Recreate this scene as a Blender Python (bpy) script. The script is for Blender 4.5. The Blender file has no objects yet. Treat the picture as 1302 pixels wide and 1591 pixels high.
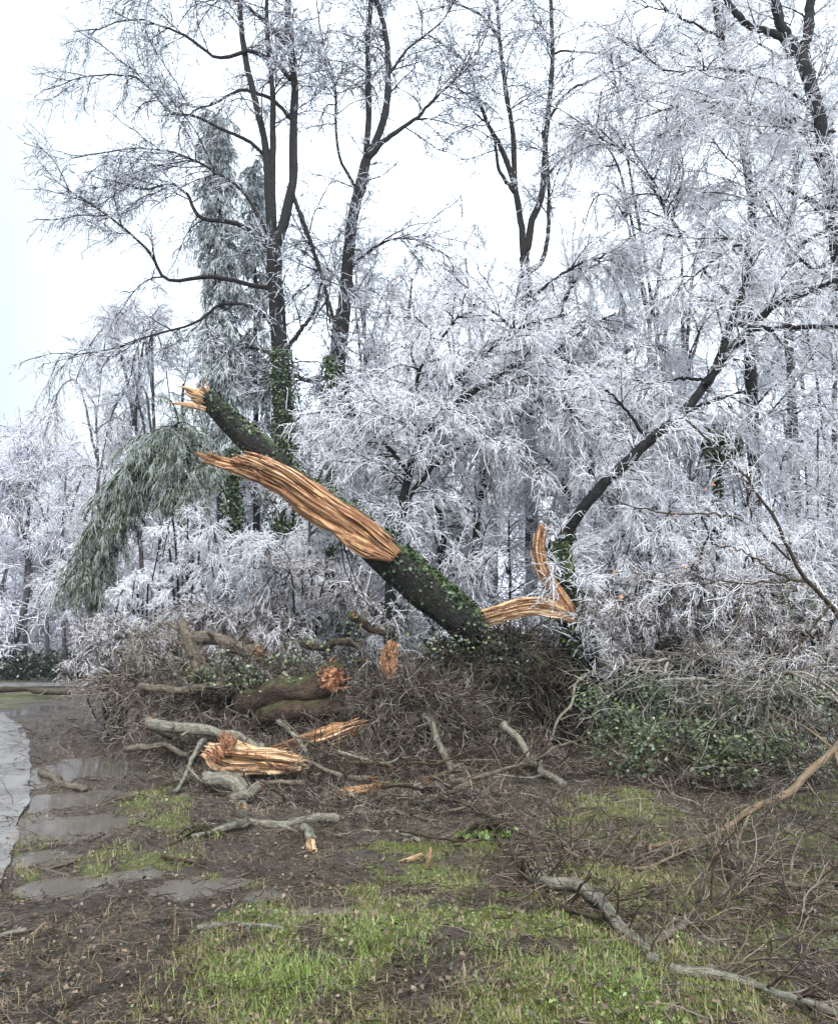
import bpy, math
import numpy as np
from mathutils import Vector

# ---------------------------------------------------------------- camera, world, sun, exposure
SC = bpy.context.scene
PITCH = math.radians(10.1); FPX = 1149.0; CAMZ = 1.6
cam_data = bpy.data.cameras.new('camera'); cam = bpy.data.objects.new('camera', cam_data)
SC.collection.objects.link(cam); SC.camera = cam
cam.location = (0, 0, CAMZ); cam.rotation_euler = (math.pi/2 + PITCH, 0, 0)
cam_data.sensor_fit = 'VERTICAL'; cam_data.sensor_height = 36.0; cam_data.lens = FPX/1591*36.0
cam_data.clip_start = 0.05; cam_data.clip_end = 2000

SUN_EL, SUN_AZ = math.radians(52), math.radians(200)
world = bpy.data.worlds.new('World'); SC.world = world; world.use_nodes = True
nt = world.node_tree; nt.nodes.clear()
sky = nt.nodes.new('ShaderNodeTexSky'); sky.sky_type = 'NISHITA'; sky.sun_disc = False
sky.sun_elevation = SUN_EL; sky.sun_rotation = SUN_AZ; sky.dust_density = 4.0
hs = nt.nodes.new('ShaderNodeHueSaturation'); hs.inputs['Saturation'].default_value = 0.35
mx = nt.nodes.new('ShaderNodeMix'); mx.data_type = 'RGBA'; mx.inputs[0].default_value = 0.82
mx.inputs[7].default_value = (9.3, 10.6, 11.9, 1)          # even overcast cloud
bg = nt.nodes.new('ShaderNodeBackground'); bg.inputs['Strength'].default_value = 0.098
out = nt.nodes.new('ShaderNodeOutputWorld')
tc = nt.nodes.new('ShaderNodeTexCoord'); sx = nt.nodes.new('ShaderNodeSeparateXYZ'); mr = nt.nodes.new('ShaderNodeMapRange')   # cloud is thicker to the left
nt.links.new(tc.outputs['Generated'], sx.inputs[0]); nt.links.new(sx.outputs[0], mr.inputs['Value'])
mr.inputs['From Min'].default_value = -.50; mr.inputs['From Max'].default_value = .0; mr.inputs['To Min'].default_value = .37; mr.inputs['To Max'].default_value = 1.0
cl = nt.nodes.new('ShaderNodeVectorMath'); cl.operation = 'SCALE'; nt.links.new(mr.outputs[0], cl.inputs['Scale']); nt.links.new(mx.outputs[2], cl.inputs[0])
nt.links.new(sky.outputs[0], hs.inputs['Color']); nt.links.new(hs.outputs[0], mx.inputs[6])
nt.links.new(cl.outputs[0], bg.inputs['Color']); nt.links.new(bg.outputs[0], out.inputs[0])

sun_d = bpy.data.lights.new('sun', 'SUN'); sun_d.energy = 1.5; sun_d.angle = math.radians(18); sun_d.color = (1, .97, .93)
sun = bpy.data.objects.new('sun', sun_d); SC.collection.objects.link(sun)
sun.rotation_euler = (math.pi/2 - SUN_EL, 0, math.pi - SUN_AZ + math.radians(20))
SC.view_settings.view_transform = 'Standard'; SC.view_settings.look = 'None'
SC.view_settings.exposure = 1.48; SC.view_settings.gamma = 1.0
SC.cycles.max_bounces = 8; SC.cycles.diffuse_bounces = 6; SC.cycles.glossy_bounces = 2; SC.cycles.transmission_bounces = 2
SC.cycles.use_denoising = True

# ---------------------------------------------------------------- helpers
RNG = np.random.default_rng
A = np.array
def unit(v): return v/np.maximum(np.linalg.norm(v, axis=-1, keepdims=True), 1e-9)

_lat = RNG(5).random((256, 256))
def vnoise(x, y):
    x = np.asarray(x, float); y = np.asarray(y, float)
    xi = np.floor(x).astype(int); yi = np.floor(y).astype(int); fx = x-xi; fy = y-yi
    fx = fx*fx*(3-2*fx); fy = fy*fy*(3-2*fy)
    g = lambda a, b: _lat[a & 255, b & 255]
    return (g(xi, yi)*(1-fx)+g(xi+1, yi)*fx)*(1-fy)+(g(xi, yi+1)*(1-fx)+g(xi+1, yi+1)*fx)*fy
def fbm(x, y, o=4):
    s = 0; a = .5
    for k in range(o): s = s+a*vnoise(x*2**k+17.3*k, y*2**k+9.1*k); a *= .5
    return s

def ray(x, y):
    u = (x-651)/FPX; v = -(y-795.5)/FPX; c, s = math.cos(PITCH), math.sin(PITCH)
    return A([u, c-v*s, s+v*c])
def P(x, y, d):
    r = ray(x, y); return A([0, 0, CAMZ])+r*(d/r[1])
def G0(x, y):
    r = ray(x, min(max(y, 1010), 3000)); return A([0, 0, CAMZ])+r*(-CAMZ/r[2])
def gpx(d, z=0.0):                                     # picture row of a ground point at distance d
    a = math.atan2(CAMZ-z, d)+PITCH
    return 795.5+FPX*math.tan(a)

PUDDLES = [(140, 1196, 90, 14), (95, 1243, 77, 15), (125, 1282, 77, 16), (305, 1381, 65, 14), (95, 1376, 65, 16), (520, 1424, 55, 10), (60, 1330, 37, 12), (20, 1108, 27, 8), (415, 1392, 37, 8), (150, 1235, 50, 9), (60, 1215, 40, 9), (210, 1355, 46, 8)]
PUD = []
for (x, y, w, h) in PUDDLES:
    c = G0(x, y); rx = abs(G0(x+w, y)[0]-c[0]); ry = abs(G0(x, y-h)[1]-G0(x, y+h)[1])/2
    PUD.append((c[0], c[1], rx, ry))
# driveway: right-hand edge as points, runs away to the left
ROAD_EDGE = A([G0(-260,1650)[:2], G0(-50,1450)[:2], G0(4,1375)[:2], G0(34,1290)[:2], G0(50,1215)[:2], G0(46,1165)[:2], G0(34,1128)[:2], G0(6,1112)[:2], G0(-40,1106)[:2]])
def road_x(y): return np.interp(y, ROAD_EDGE[:,1], ROAD_EDGE[:,0])
def sm(a, b, t):
    t = np.clip((t-a)/(b-a), 0, 1); return t*t*(3-2*t)
def ground_h(x, y, fine=True):
    x = np.asarray(x, float); y = np.asarray(y, float)
    near = 1-sm(16, 26, y)
    offroad = sm(0.0, .5, x-road_x(y))
    h = (fbm(x*.55+3, y*.55, 3)-.45)*.16*near*offroad
    if fine: h = h+((fbm(x*3.1, y*3.1, 4)-.47)*.11+(fbm(x*11, y*11, 3)-.43)*.055)*near*offroad
    h = h-.12*sm(1.2, 3.5, x-.25*(y-5))*(1-sm(9, 14, y))           # low ground under the brush
    h = h+.10*np.exp(-((x-.5)**2/2.2+(y-4.4)**2/1.0))+.07*np.exp(-((x+1.0)**2/.9+(y-7.0)**2/.12))+.16*np.exp(-((x+1.8)**2/2.6+(y-10.6)**2/1.2))
    for (cx, cy, rx, ry) in PUD:
        q = ((x-cx)/rx)**2+((y-cy)/ry)**2
        h = h*(1-.5*np.exp(-q*q*.35))-.045*np.exp(-q*q*.6)
    far = sm(40, 90, y)
    return h+far*1.0
def G(x, y, lift=0.0):                                 # ground point under a picture point
    r = ray(x, max(y, 1012)); k = -CAMZ/r[2]
    for _ in range(4):
        p = r*k; h = float(ground_h(p[0], p[1], False)); k = -(CAMZ-h)/r[2]
    p = r*k
    return A([p[0], p[1], float(ground_h(p[0], p[1], False))+lift])

class MB:
    def __init__(s): s.v = []; s.f4 = []; s.f3 = []; s.m4 = []; s.m3 = []; s.g = []; s.n = 0
    def add(s, v, f4=None, f3=None, g=None, mi=0):
        v = np.asarray(v, float).reshape(-1, 3); k = len(v)
        if g is None: g = np.zeros((k, 3))
        s.v.append(v); s.g.append(np.asarray(g, float).reshape(-1, 3))
        if f4 is not None and len(f4): s.f4.append(np.asarray(f4).reshape(-1, 4)+s.n); s.m4.append(np.full(len(s.f4[-1]), mi))
        if f3 is not None and len(f3): s.f3.append(np.asarray(f3).reshape(-1, 3)+s.n); s.m3.append(np.full(len(s.f3[-1]), mi))
        s.n += k
    def tubes(s, pts, rad, sides=3, tone=None, mi=0, seed=0):
        pts = np.asarray(pts, float); N, Pn, _ = pts.shape
        if N == 0: return
        rng = RNG(seed+N)
        t = np.gradient(pts, axis=1); t = unit(t)
        av = unit(pts[:, -1]-pts[:, 0]); q = rng.normal(size=(N, 3)); q = unit(q-av*(q*av).sum(1, keepdims=True))
        n1 = unit(q[:, None]-t*(q[:, None]*t).sum(2, keepdims=True)); n2 = np.cross(t, n1)
        an = np.arange(sides)*2*np.pi/sides
        v = pts[:, :, None]+rad[:, :, None, None]*(np.cos(an)[:, None]*n1[:, :, None]+np.sin(an)[:, None]*n2[:, :, None])
        if tone is None: tone = rng.random(N)
        g = np.zeros((N, Pn, sides, 3)); g[..., 0] = tone[:, None, None]; g[..., 1] = np.linspace(0, 1, Pn)[None, :, None]; g[..., 2] = rng.random(N)[:, None, None]
        b = (np.arange(N)*Pn*sides)[:, None, None]; i = (np.arange(Pn-1)*sides)[None, :, None]; j = np.arange(sides)[None, None]
        j2 = (j+1) % sides
        f = np.stack([b+i+j, b+i+j2, b+i+sides+j2, b+i+sides+j], -1)
        s.add(v, f4=f, g=g, mi=mi)
    def limb(s, pts, rad, sides=10, bump=.12, seed=0, mi=0, cap=True):        # a bark-covered limb with uneven girth
        pts = np.asarray(pts, float); Pn = len(pts); rng = RNG(seed+7); rad = np.broadcast_to(np.asarray(rad, float), (Pn,))
        t = unit(np.gradient(pts, axis=0)); av = unit(pts[-1]-pts[0]); q = np.cross(av, A([.31, .9, .2])); q = unit(q)
        n1 = unit(q-t*(t@q)[:, None]); n2 = np.cross(t, n1)
        an = np.arange(sides)*2*np.pi/sides; L = np.r_[0, np.cumsum(np.linalg.norm(np.diff(pts, axis=0), axis=1))]
        o = rng.random(2)*90
        R = rad[:, None]*(1+bump*2*(vnoise(o[0]+np.cos(an)[None]*1.6+L[:, None]*1.3/max(rad.max(), .03)*.35, o[1]+np.sin(an)[None]*1.6+L[:, None]*2.2)-.5))
        v = pts[:, None]+R[..., None]*(np.cos(an)[:, None]*n1[:, None]+np.sin(an)[:, None]*n2[:, None])
        g = np.stack([np.repeat(L[:, None], sides, 1), np.repeat((an*rad.mean())[None], Pn, 0), np.full((Pn, sides), rng.random())], -1)
        i = (np.arange(Pn-1)*sides)[:, None]; j = np.arange(sides)[None]; j2 = (j+1) % sides
        f = np.stack([i+j, i+j2, i+sides+j2, i+sides+j], -1)
        vv = np.concatenate([v.reshape(-1, 3), pts[:1]-t[:1]*rad[0]*.15, pts[-1:]+t[-1:]*rad[-1]*.2]); gg = np.concatenate([g.reshape(-1, 3), g[0, :1], g[-1, :1]])
        f3 = None
        if cap:
            c0, c1 = Pn*sides, Pn*sides+1; e = (Pn-1)*sides
            f3 = np.concatenate([np.stack([np.full(sides, c0), (np.arange(sides)+1) % sides, np.arange(sides)], 1), np.stack([np.full(sides, c1), e+np.arange(sides), e+(np.arange(sides)+1) % sides], 1)])
        s.add(vv, f4=f, f3=f3, g=gg, mi=mi)
    def wood(s, pts, rx, ry, wdir, sides=44, amp=.16, seed=0, ragged=(0, 0), steps=3, mi=0, freq=(3, 16)):
        # torn timber: an elongated solid whose section has fibres and ledges running along it
        pts = np.asarray(pts, float); Pn = len(pts); rng = RNG(seed+3)
        rx = np.interp(np.linspace(0, 1, Pn), np.linspace(0, 1, len(rx)), rx); ry = np.interp(np.linspace(0, 1, Pn), np.linspace(0, 1, len(ry)), ry)
        t = unit(np.gradient(pts, axis=0)); w = np.asarray(wdir, float); n1 = unit(w-t*(t@w)[:, None]); n2 = np.cross(t, n1)
        an = np.arange(sides)*2*np.pi/sides; S = np.linspace(0, 1, Pn); L = np.r_[0, np.cumsum(np.linalg.norm(np.diff(pts, axis=0), axis=1))]
        R = np.ones((Pn, sides)); o = rng.random(8)*200
        r1 = vnoise(o[0]+an[None]*freq[0]/2+S[:, None]*.5, o[1]+S[:, None]*1.4)-.5
        r2 = vnoise(o[2]+an[None]*freq[1]/2+S[:, None]*.3*rng.normal(), o[3]+L[:, None]*1.3)-.5; r2 = np.abs(r2)*2-.5
        r3 = vnoise(o[4]+an[None]*freq[1]*1.3, o[5]+L[:, None]*4)-.5
        led = np.floor(vnoise(o[6]+an[None]*1.9, o[7]+S[:, None]*3.2)*4)/4-.4
        R = 1+amp*(.6*r1+.9*r2+.45*r3)+amp*.9*led
        gv = np.abs(vnoise(o[1]+an[None]*freq[1]*.42+S[:, None]*rng.normal()*.4, o[2]+S[:, None]*2.0)-.5); R = R-amp*1.5*np.clip(1-gv*11, 0, 1)
        R[:, -1] = R[:, 0]*.5+R[:, -2]*.5
        v = pts[:, None]+(R*rx[:, None]*np.cos(an)[None])[..., None]*n1[:, None]+(R*ry[:, None]*np.sin(an)[None])[..., None]*n2[:, None]
        ss = rng.random(sides); ss = np.where(rng.random(sides) < .3, ss*1.0, ss*.35)
        ss = .6*ss+.4*np.roll(ss, 1)
        e0 = np.clip(1-S/.16, 0, 1)**1.5; e1 = np.clip(1-(1-S)/.16, 0, 1)**1.5
        v = v-(e0[:, None]*ss*ragged[0])[..., None]*t[:1, None]+(e1[:, None]*np.roll(ss, 9)*ragged[1])[..., None]*t[-1:, None]
        g = np.stack([np.repeat(L[:, None], sides, 1), np.repeat((an*(rx.mean()+ry.mean())*.5)[None], Pn, 0), R*.5], -1)
        i = (np.arange(Pn-1)*sides)[:, None]; j = np.arange(sides)[None]; j2 = (j+1) % sides
        f = np.stack([i+j, i+j2, i+sides+j2, i+sides+j], -1)
        c0, c1 = Pn*sides, Pn*sides+1; e = (Pn-1)*sides
        f3 = np.concatenate([np.stack([np.full(sides, c0), (np.arange(sides)+1) % sides, np.arange(sides)], 1), np.stack([np.full(sides, c1), e+np.arange(sides), e+(np.arange(sides)+1) % sides], 1)])
        s.add(np.concatenate([v.reshape(-1, 3), pts[:1]+t[:1]*.03, pts[-1:]-t[-1:]*.03]), f4=f, f3=f3, g=np.concatenate([g.reshape(-1, 3), g[0, :1], g[-1, :1]]), mi=mi)
    def spikes(s, base, d, r, n, L, seed=0, mi=0, spread=.35, thick=.16):      # torn fibres at a broken end
        rng = RNG(seed+11); d = unit(np.asarray(d, float)); q = unit(np.cross(d, A([.2, .5, .84]))); q2 = np.cross(d, q)
        a = rng.random(n)*6.283; rr = r*np.sqrt(rng.random(n))*.95
        st = np.asarray(base)+rr[:, None]*(np.cos(a)[:, None]*q+np.sin(a)[:, None]*q2)-d*r*.4
        dr = unit(d+spread*rng.normal(size=(n, 3))*.6+.35*spread*(np.cos(a)[:, None]*q+np.sin(a)[:, None]*q2)); ln = L*(.3+.8*rng.random(n)**1.6)
        pp = np.stack([st+dr*(ln*k)[:, None]+rng.normal(size=(n, 3))*r*.05*k for k in (0, .35, .7, 1)], 1)
        ra = (r*thick*(.5+rng.random(n)))[:, None]*A([1, .95, .6, .08])
        s.tubes(pp, ra, 5, mi=mi, seed=seed)
    def leaves(s, pos, nrm, size, seed=0, mi=0, droop=.5):
        rng = RNG(seed+5); n = len(pos)
        if n == 0: return
        nrm = unit(nrm+.5*rng.normal(size=(n, 3))); a = rng.normal(size=(n, 3))+A([0, 0, -droop]); a = unit(a-nrm*(a*nrm).sum(1, keepdims=True)); b = np.cross(nrm, a)
        sz = size*(.55+.9*rng.random(n))[:, None]
        v = np.stack([pos-a*sz*.45, pos+b*sz*.42-a*sz*.1+nrm*sz*.12, pos+a*sz*.6-nrm*sz*.05, pos-b*sz*.42-a*sz*.1+nrm*sz*.12], 1)
        g = np.repeat(np.stack([rng.random(n), rng.random(n), rng.random(n)], 1)[:, None], 4, 1)
        k = (np.arange(n)*4)[:, None]
        s.add(v, f3=np.concatenate([k+A([0, 1, 2]), k+A([0, 2, 3])]), g=g, mi=mi)
    def build(s, name, mats, parent=None, loc=(0, 0, 0), smooth=True):
        me = bpy.data.meshes.new(name)
        v = np.concatenate(s.v)-np.asarray(loc); g = np.concatenate(s.g)
        f4 = np.concatenate(s.f4) if s.f4 else np.zeros((0, 4), int); f3 = np.concatenate(s.f3) if s.f3 else np.zeros((0, 3), int)
        m = np.concatenate(s.m4+s.m3) if (s.m4 or s.m3) else np.zeros(0, int)
        me.vertices.add(len(v)); me.vertices.foreach_set('co', v.astype(np.float32).ravel())
        lp = np.concatenate([f4.ravel(), f3.ravel()]); me.loops.add(len(lp)); me.loops.foreach_set('vertex_index', lp.astype(np.int32))
        st = np.concatenate([np.arange(len(f4))*4, len(f4)*4+np.arange(len(f3))*3])
        me.polygons.add(len(st)); me.polygons.foreach_set('loop_start', st.astype(np.int32)); me.polygons.foreach_set('material_index', m.astype(np.int32))
        at = me.attributes.new('grain', 'FLOAT_VECTOR', 'POINT'); at.data.foreach_set('vector', g.astype(np.float32).ravel())
        me.update(calc_edges=True)
        if smooth: me.shade_smooth()
        else: me.shade_flat()
        for mt in (mats if isinstance(mats, (list, tuple)) else [mats]): me.materials.append(mt)
        o = bpy.data.objects.new(name, me); SC.collection.objects.link(o)
        if parent is not None: o.parent = parent; o.location = A(loc)-A(parent.get('_w', (0, 0, 0)))
        else: o.location = loc
        o['_w'] = [float(c) for c in loc]
        return o
def empty(name, loc):
    o = bpy.data.objects.new(name, None); SC.collection.objects.link(o); o.location = loc; o['_w'] = [float(c) for c in loc]; o.empty_display_size = .3
    return o
def tag(o, label, cat, group=None, kind=None):
    if label: o['label'] = label
    if cat: o['category'] = cat
    if group: o['group'] = group
    if kind: o['kind'] = kind
    return o
def spline(ctrl, n):                                    # smooth curve through points
    c = np.asarray(ctrl, float)
    if len(c) == 2: return c[0]+(c[1]-c[0])*np.linspace(0, 1, n)[:, None]
    e = np.concatenate([[2*c[0]-c[1]], c, [2*c[-1]-c[-2]]]); sg = len(c)-1
    L = np.r_[0, np.cumsum(np.linalg.norm(np.diff(c, axis=0), axis=1))]; u = np.interp(np.linspace(0, L[-1], n), L, np.arange(sg+1))
    i = np.minimum(u.astype(int), sg-1); t = (u-i)[:, None]; p0, p1, p2, p3 = e[i], e[i+1], e[i+2], e[i+3]
    return .5*(2*p1+(p2-p0)*t+(2*p0-5*p1+4*p2-p3)*t*t+(3*p1-p0-3*p2+p3)*t**3)
def grow(rng, pts, rad, n, L, ang, droop, r0, r1, Pn=5, wig=.25, t0=.15, t1=1.0, taper=.45, rmax=.7, vary=(.5, 1.3), bias=None, curl=.35):
    # n side shoots from a set of curves (N,P,3)
    N, Q, _ = pts.shape; ln = np.linalg.norm(np.diff(pts, axis=1), axis=2).sum(1); i = rng.choice(N, n, p=ln/ln.sum())
    t = t0+(t1-t0)*rng.random(n); f = t*(Q-1); k = np.minimum(f.astype(int), Q-2); w = (f-k)[:, None]
    pos = pts[i, k]*(1-w)+pts[i, k+1]*w; pd = unit(pts[i, k+1]-pts[i, k]); q = rng.normal(size=(n, 3))
    if bias is not None: q = q+np.asarray(bias)
    q = unit(q-pd*(q*pd).sum(1, keepdims=True)); a = (ang*(.65+.7*rng.random(n)))[:, None]
    d = unit(pd*np.cos(a)+q*np.sin(a)); ll = L*(vary[0]+(vary[1]-vary[0])*rng.random(n))*(1-taper*t); st = (ll/(Pn-1))[:, None]
    cur = pos; o = [pos]; bend = rng.normal(size=(n, 3))*curl/(Pn-1)
    for s in range(Pn-1):
        d = unit(d+bend+A([0, 0, -1.0])*droop*1.0/(Pn-1)+rng.normal(size=(n, 3))*wig/math.sqrt(Pn-1)); cur = cur+d*st; o.append(cur)
    pr = rad[i, k]*rmax; ra = np.minimum(r0*(.75+.5*rng.random(n)), pr)[:, None]; rb = np.minimum(r1, ra)
    return np.stack(o, 1), ra+(rb-ra)*np.linspace(0, 1, Pn)[None]

# ---------------------------------------------------------------- materials
def mat(name):
    m = bpy.data.materials.new(name); m.use_nodes = True; t = m.node_tree; b = t.nodes['Principled BSDF']; return m, t, b
def nd(t, ty, **kw):
    n = t.nodes.new(ty)
    for k, v in kw.items():
        if k in n.inputs.keys() if isinstance(k, str) else False: n.inputs[k].default_value = v
        else: setattr(n, k, v)
    return n
def attr(t): return nd(t, 'ShaderNodeAttribute', attribute_name='grain')
def sep(t, src):
    s = nd(t, 'ShaderNodeSeparateXYZ'); t.links.new(src, s.inputs[0]); return s
def noise(t, scale, detail=4, vec=None, rough=.55):
    n = nd(t, 'ShaderNodeTexNoise'); n.inputs['Scale'].default_value = scale; n.inputs['Detail'].default_value = detail; n.inputs['Roughness'].default_value = rough
    if vec is None:
        vec = nd(t, 'ShaderNodeNewGeometry').outputs['Position']
    t.links.new(vec, n.inputs['Vector']); return n.outputs['Fac']
def ramp(t, src, stops):
    r = nd(t, 'ShaderNodeValToRGB'); e = r.color_ramp.elements
    while len(e) < len(stops): e.new(.5)
    for k, (p, c) in enumerate(stops): e[k].position = p; e[k].color = (*c, 1) if len(c) == 3 else c
    t.links.new(src, r.inputs[0]); return r.outputs[0]
def mix(t, fac, a, b, op='MIX'):
    m = nd(t, 'ShaderNodeMix', data_type='RGBA', blend_type=op)
    for s, v in ((0, fac), (6, a), (7, b)):
        if hasattr(v, 'is_linked') or hasattr(v, 'links'): t.links.new(v, m.inputs[s])
        else: m.inputs[s].default_value = v if s == 0 else (*v, 1)
    return m.outputs[2]
def mth(t, op, a, b=0.0, clamp=False):
    m = nd(t, 'ShaderNodeMath', operation=op, use_clamp=clamp)
    for s, v in ((0, a), (1, b)):
        if hasattr(v, 'links'): t.links.new(v, m.inputs[s])
        else: m.inputs[s].default_value = v
    return m.outputs[0]
def bump(t, b, h, strength=.5, dist=.02):
    n = nd(t, 'ShaderNodeBump'); n.inputs['Strength'].default_value = strength; n.inputs['Distance'].default_value = dist
    t.links.new(h, n.inputs['Height']); t.links.new(n.outputs[0], b.inputs['Normal'])
def geo_up(t): return sep(t, nd(t, 'ShaderNodeNewGeometry').outputs['Normal']).outputs[2]

def m_ice(name, white=(.90, .91, .94), shade=(.70, .70, .75), bark=(.06, .05, .055), cover=.24):
    m, t, b = mat(name); s = sep(t, attr(t).outputs['Vector'])
    c = mix(t, s.outputs[0], shade, white); n = noise(t, 5.0, 3)
    k = mth(t, 'ADD', n, mth(t, 'MULTIPLY', mth(t, 'SUBTRACT', s.outputs[2], .5), .25))
    k = ramp(t, k, [(cover+.06, (1, 1, 1)), (cover+.14, (0, 0, 0))])
    c = mix(t, k, c, bark); t.links.new(c, b.inputs['Base Color'])
    b.inputs['Roughness'].default_value = .32; b.inputs['IOR'].default_value = 1.31
    return m
def m_bark(name, dark, mid, light, ice=0.0, lichen=None, moss=0.0, up=.35):
    m, t, b = mat(name); n1 = noise(t, 9, 7, rough=.65); n2 = noise(t, 34, 5, rough=.7)
    mp = nd(t, 'ShaderNodeMapping'); t.links.new(attr(t).outputs['Vector'], mp.inputs[0]); mp.inputs['Scale'].default_value = (5, 34, 9); nf = noise(t, 1.0, 5, mp.outputs[0], .65)
    c = ramp(t, n1, [(.3, dark), (.52, mid), (.72, light)])
    c = mix(t, mth(t, 'MULTIPLY', n2, .6), c, dark); c = mix(t, ramp(t, nf, [(.38, (.85, .85, .85)), (.50, (0, 0, 0))]), c, dark)
    if lichen:
        l = ramp(t, noise(t, 30, 6, rough=.75), [(.50, (0, 0, 0)), (.60, (1, 1, 1))]); c = mix(t, mth(t, 'MULTIPLY', l, lichen), c, (.25, .26, .20))
    if moss:
        u = mth(t, 'ADD', mth(t, 'MULTIPLY', geo_up(t), .5), mth(t, 'SUBTRACT', noise(t, 6, 5), .28)); u = ramp(t, u, [(.45, (0, 0, 0)), (.62, (1, 1, 1))])
        c = mix(t, mth(t, 'MULTIPLY', u, moss), c, (.075, .10, .025))
    if ice:
        u = mth(t, 'ADD', mth(t, 'MULTIPLY', geo_up(t), .55), mth(t, 'SUBTRACT', noise(t, 7, 5, rough=.7), .5)); u = ramp(t, u, [(up, (0, 0, 0)), (up+.12, (1, 1, 1))])
        c = mix(t, mth(t, 'MULTIPLY', u, ice), c, (.74, .75, .80))
    t.links.new(c, b.inputs['Base Color']); b.inputs['Roughness'].default_value = .75; b.inputs['Specular IOR Level'].default_value = .25
    bump(t, b, mth(t, 'ADD', mth(t, 'ADD', n1, mth(t, 'MULTIPLY', n2, .8)), mth(t, 'MULTIPLY', nf, 1.2)), 1.0, .035)
    return m
def m_wood(name, cols):
    m, t, b = mat(name); a = attr(t).outputs['Vector']
    mp = nd(t, 'ShaderNodeMapping'); t.links.new(a, mp.inputs[0]); mp.inputs['Scale'].default_value = (1.6, 46, 8)
    n = noise(t, 1.0, 6, mp.outputs[0], .62)
    mp2 = nd(t, 'ShaderNodeMapping'); t.links.new(a, mp2.inputs[0]); mp2.inputs['Scale'].default_value = (1.4, 8, 3)
    n2 = noise(t, 1.0, 3, mp2.outputs[0])
    c = ramp(t, n, [(.36, cols[0]), (.44, cols[1]), (.52, cols[2]), (.66, cols[3])])
    c = mix(t, ramp(t, n2, [(.50, (0, 0, 0)), (.58, (.9, .9, .9))]), c, cols[1])
    c = mix(t, ramp(t, n2, [(.34, (.75, .75, .75)), (.42, (0, 0, 0))]), c, cols[0])
    d = ramp(t, sep(t, a).outputs[2], [(.34, (1, 1, 1)), (.43, (0, 0, 0))])
    t.links.new(c, b.inputs['Base Color']); b.inputs['Roughness'].default_value = .6
    bump(t, b, n, 1.0, .04)
    return m
def m_leaf(name, c0, c1, c2, ice=0.0, rough=.4):
    m, t, b = mat(name); s = sep(t, attr(t).outputs['Vector'])
    c = ramp(t, s.outputs[0], [(0, c0), (.55, c1), (1, c2)])
    if ice:
        k = ramp(t, mth(t, 'ADD', noise(t, 6, 4), mth(t, 'MULTIPLY', geo_up(t), .12)), [(.44, (0, 0, 0)), (.58, (1, 1, 1))]); c = mix(t, mth(t, 'MULTIPLY', k, ice), c, (.66, .70, .72))
    t.links.new(c, b.inputs['Base Color']); b.inputs['Roughness'].default_value = rough
    return m
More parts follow.
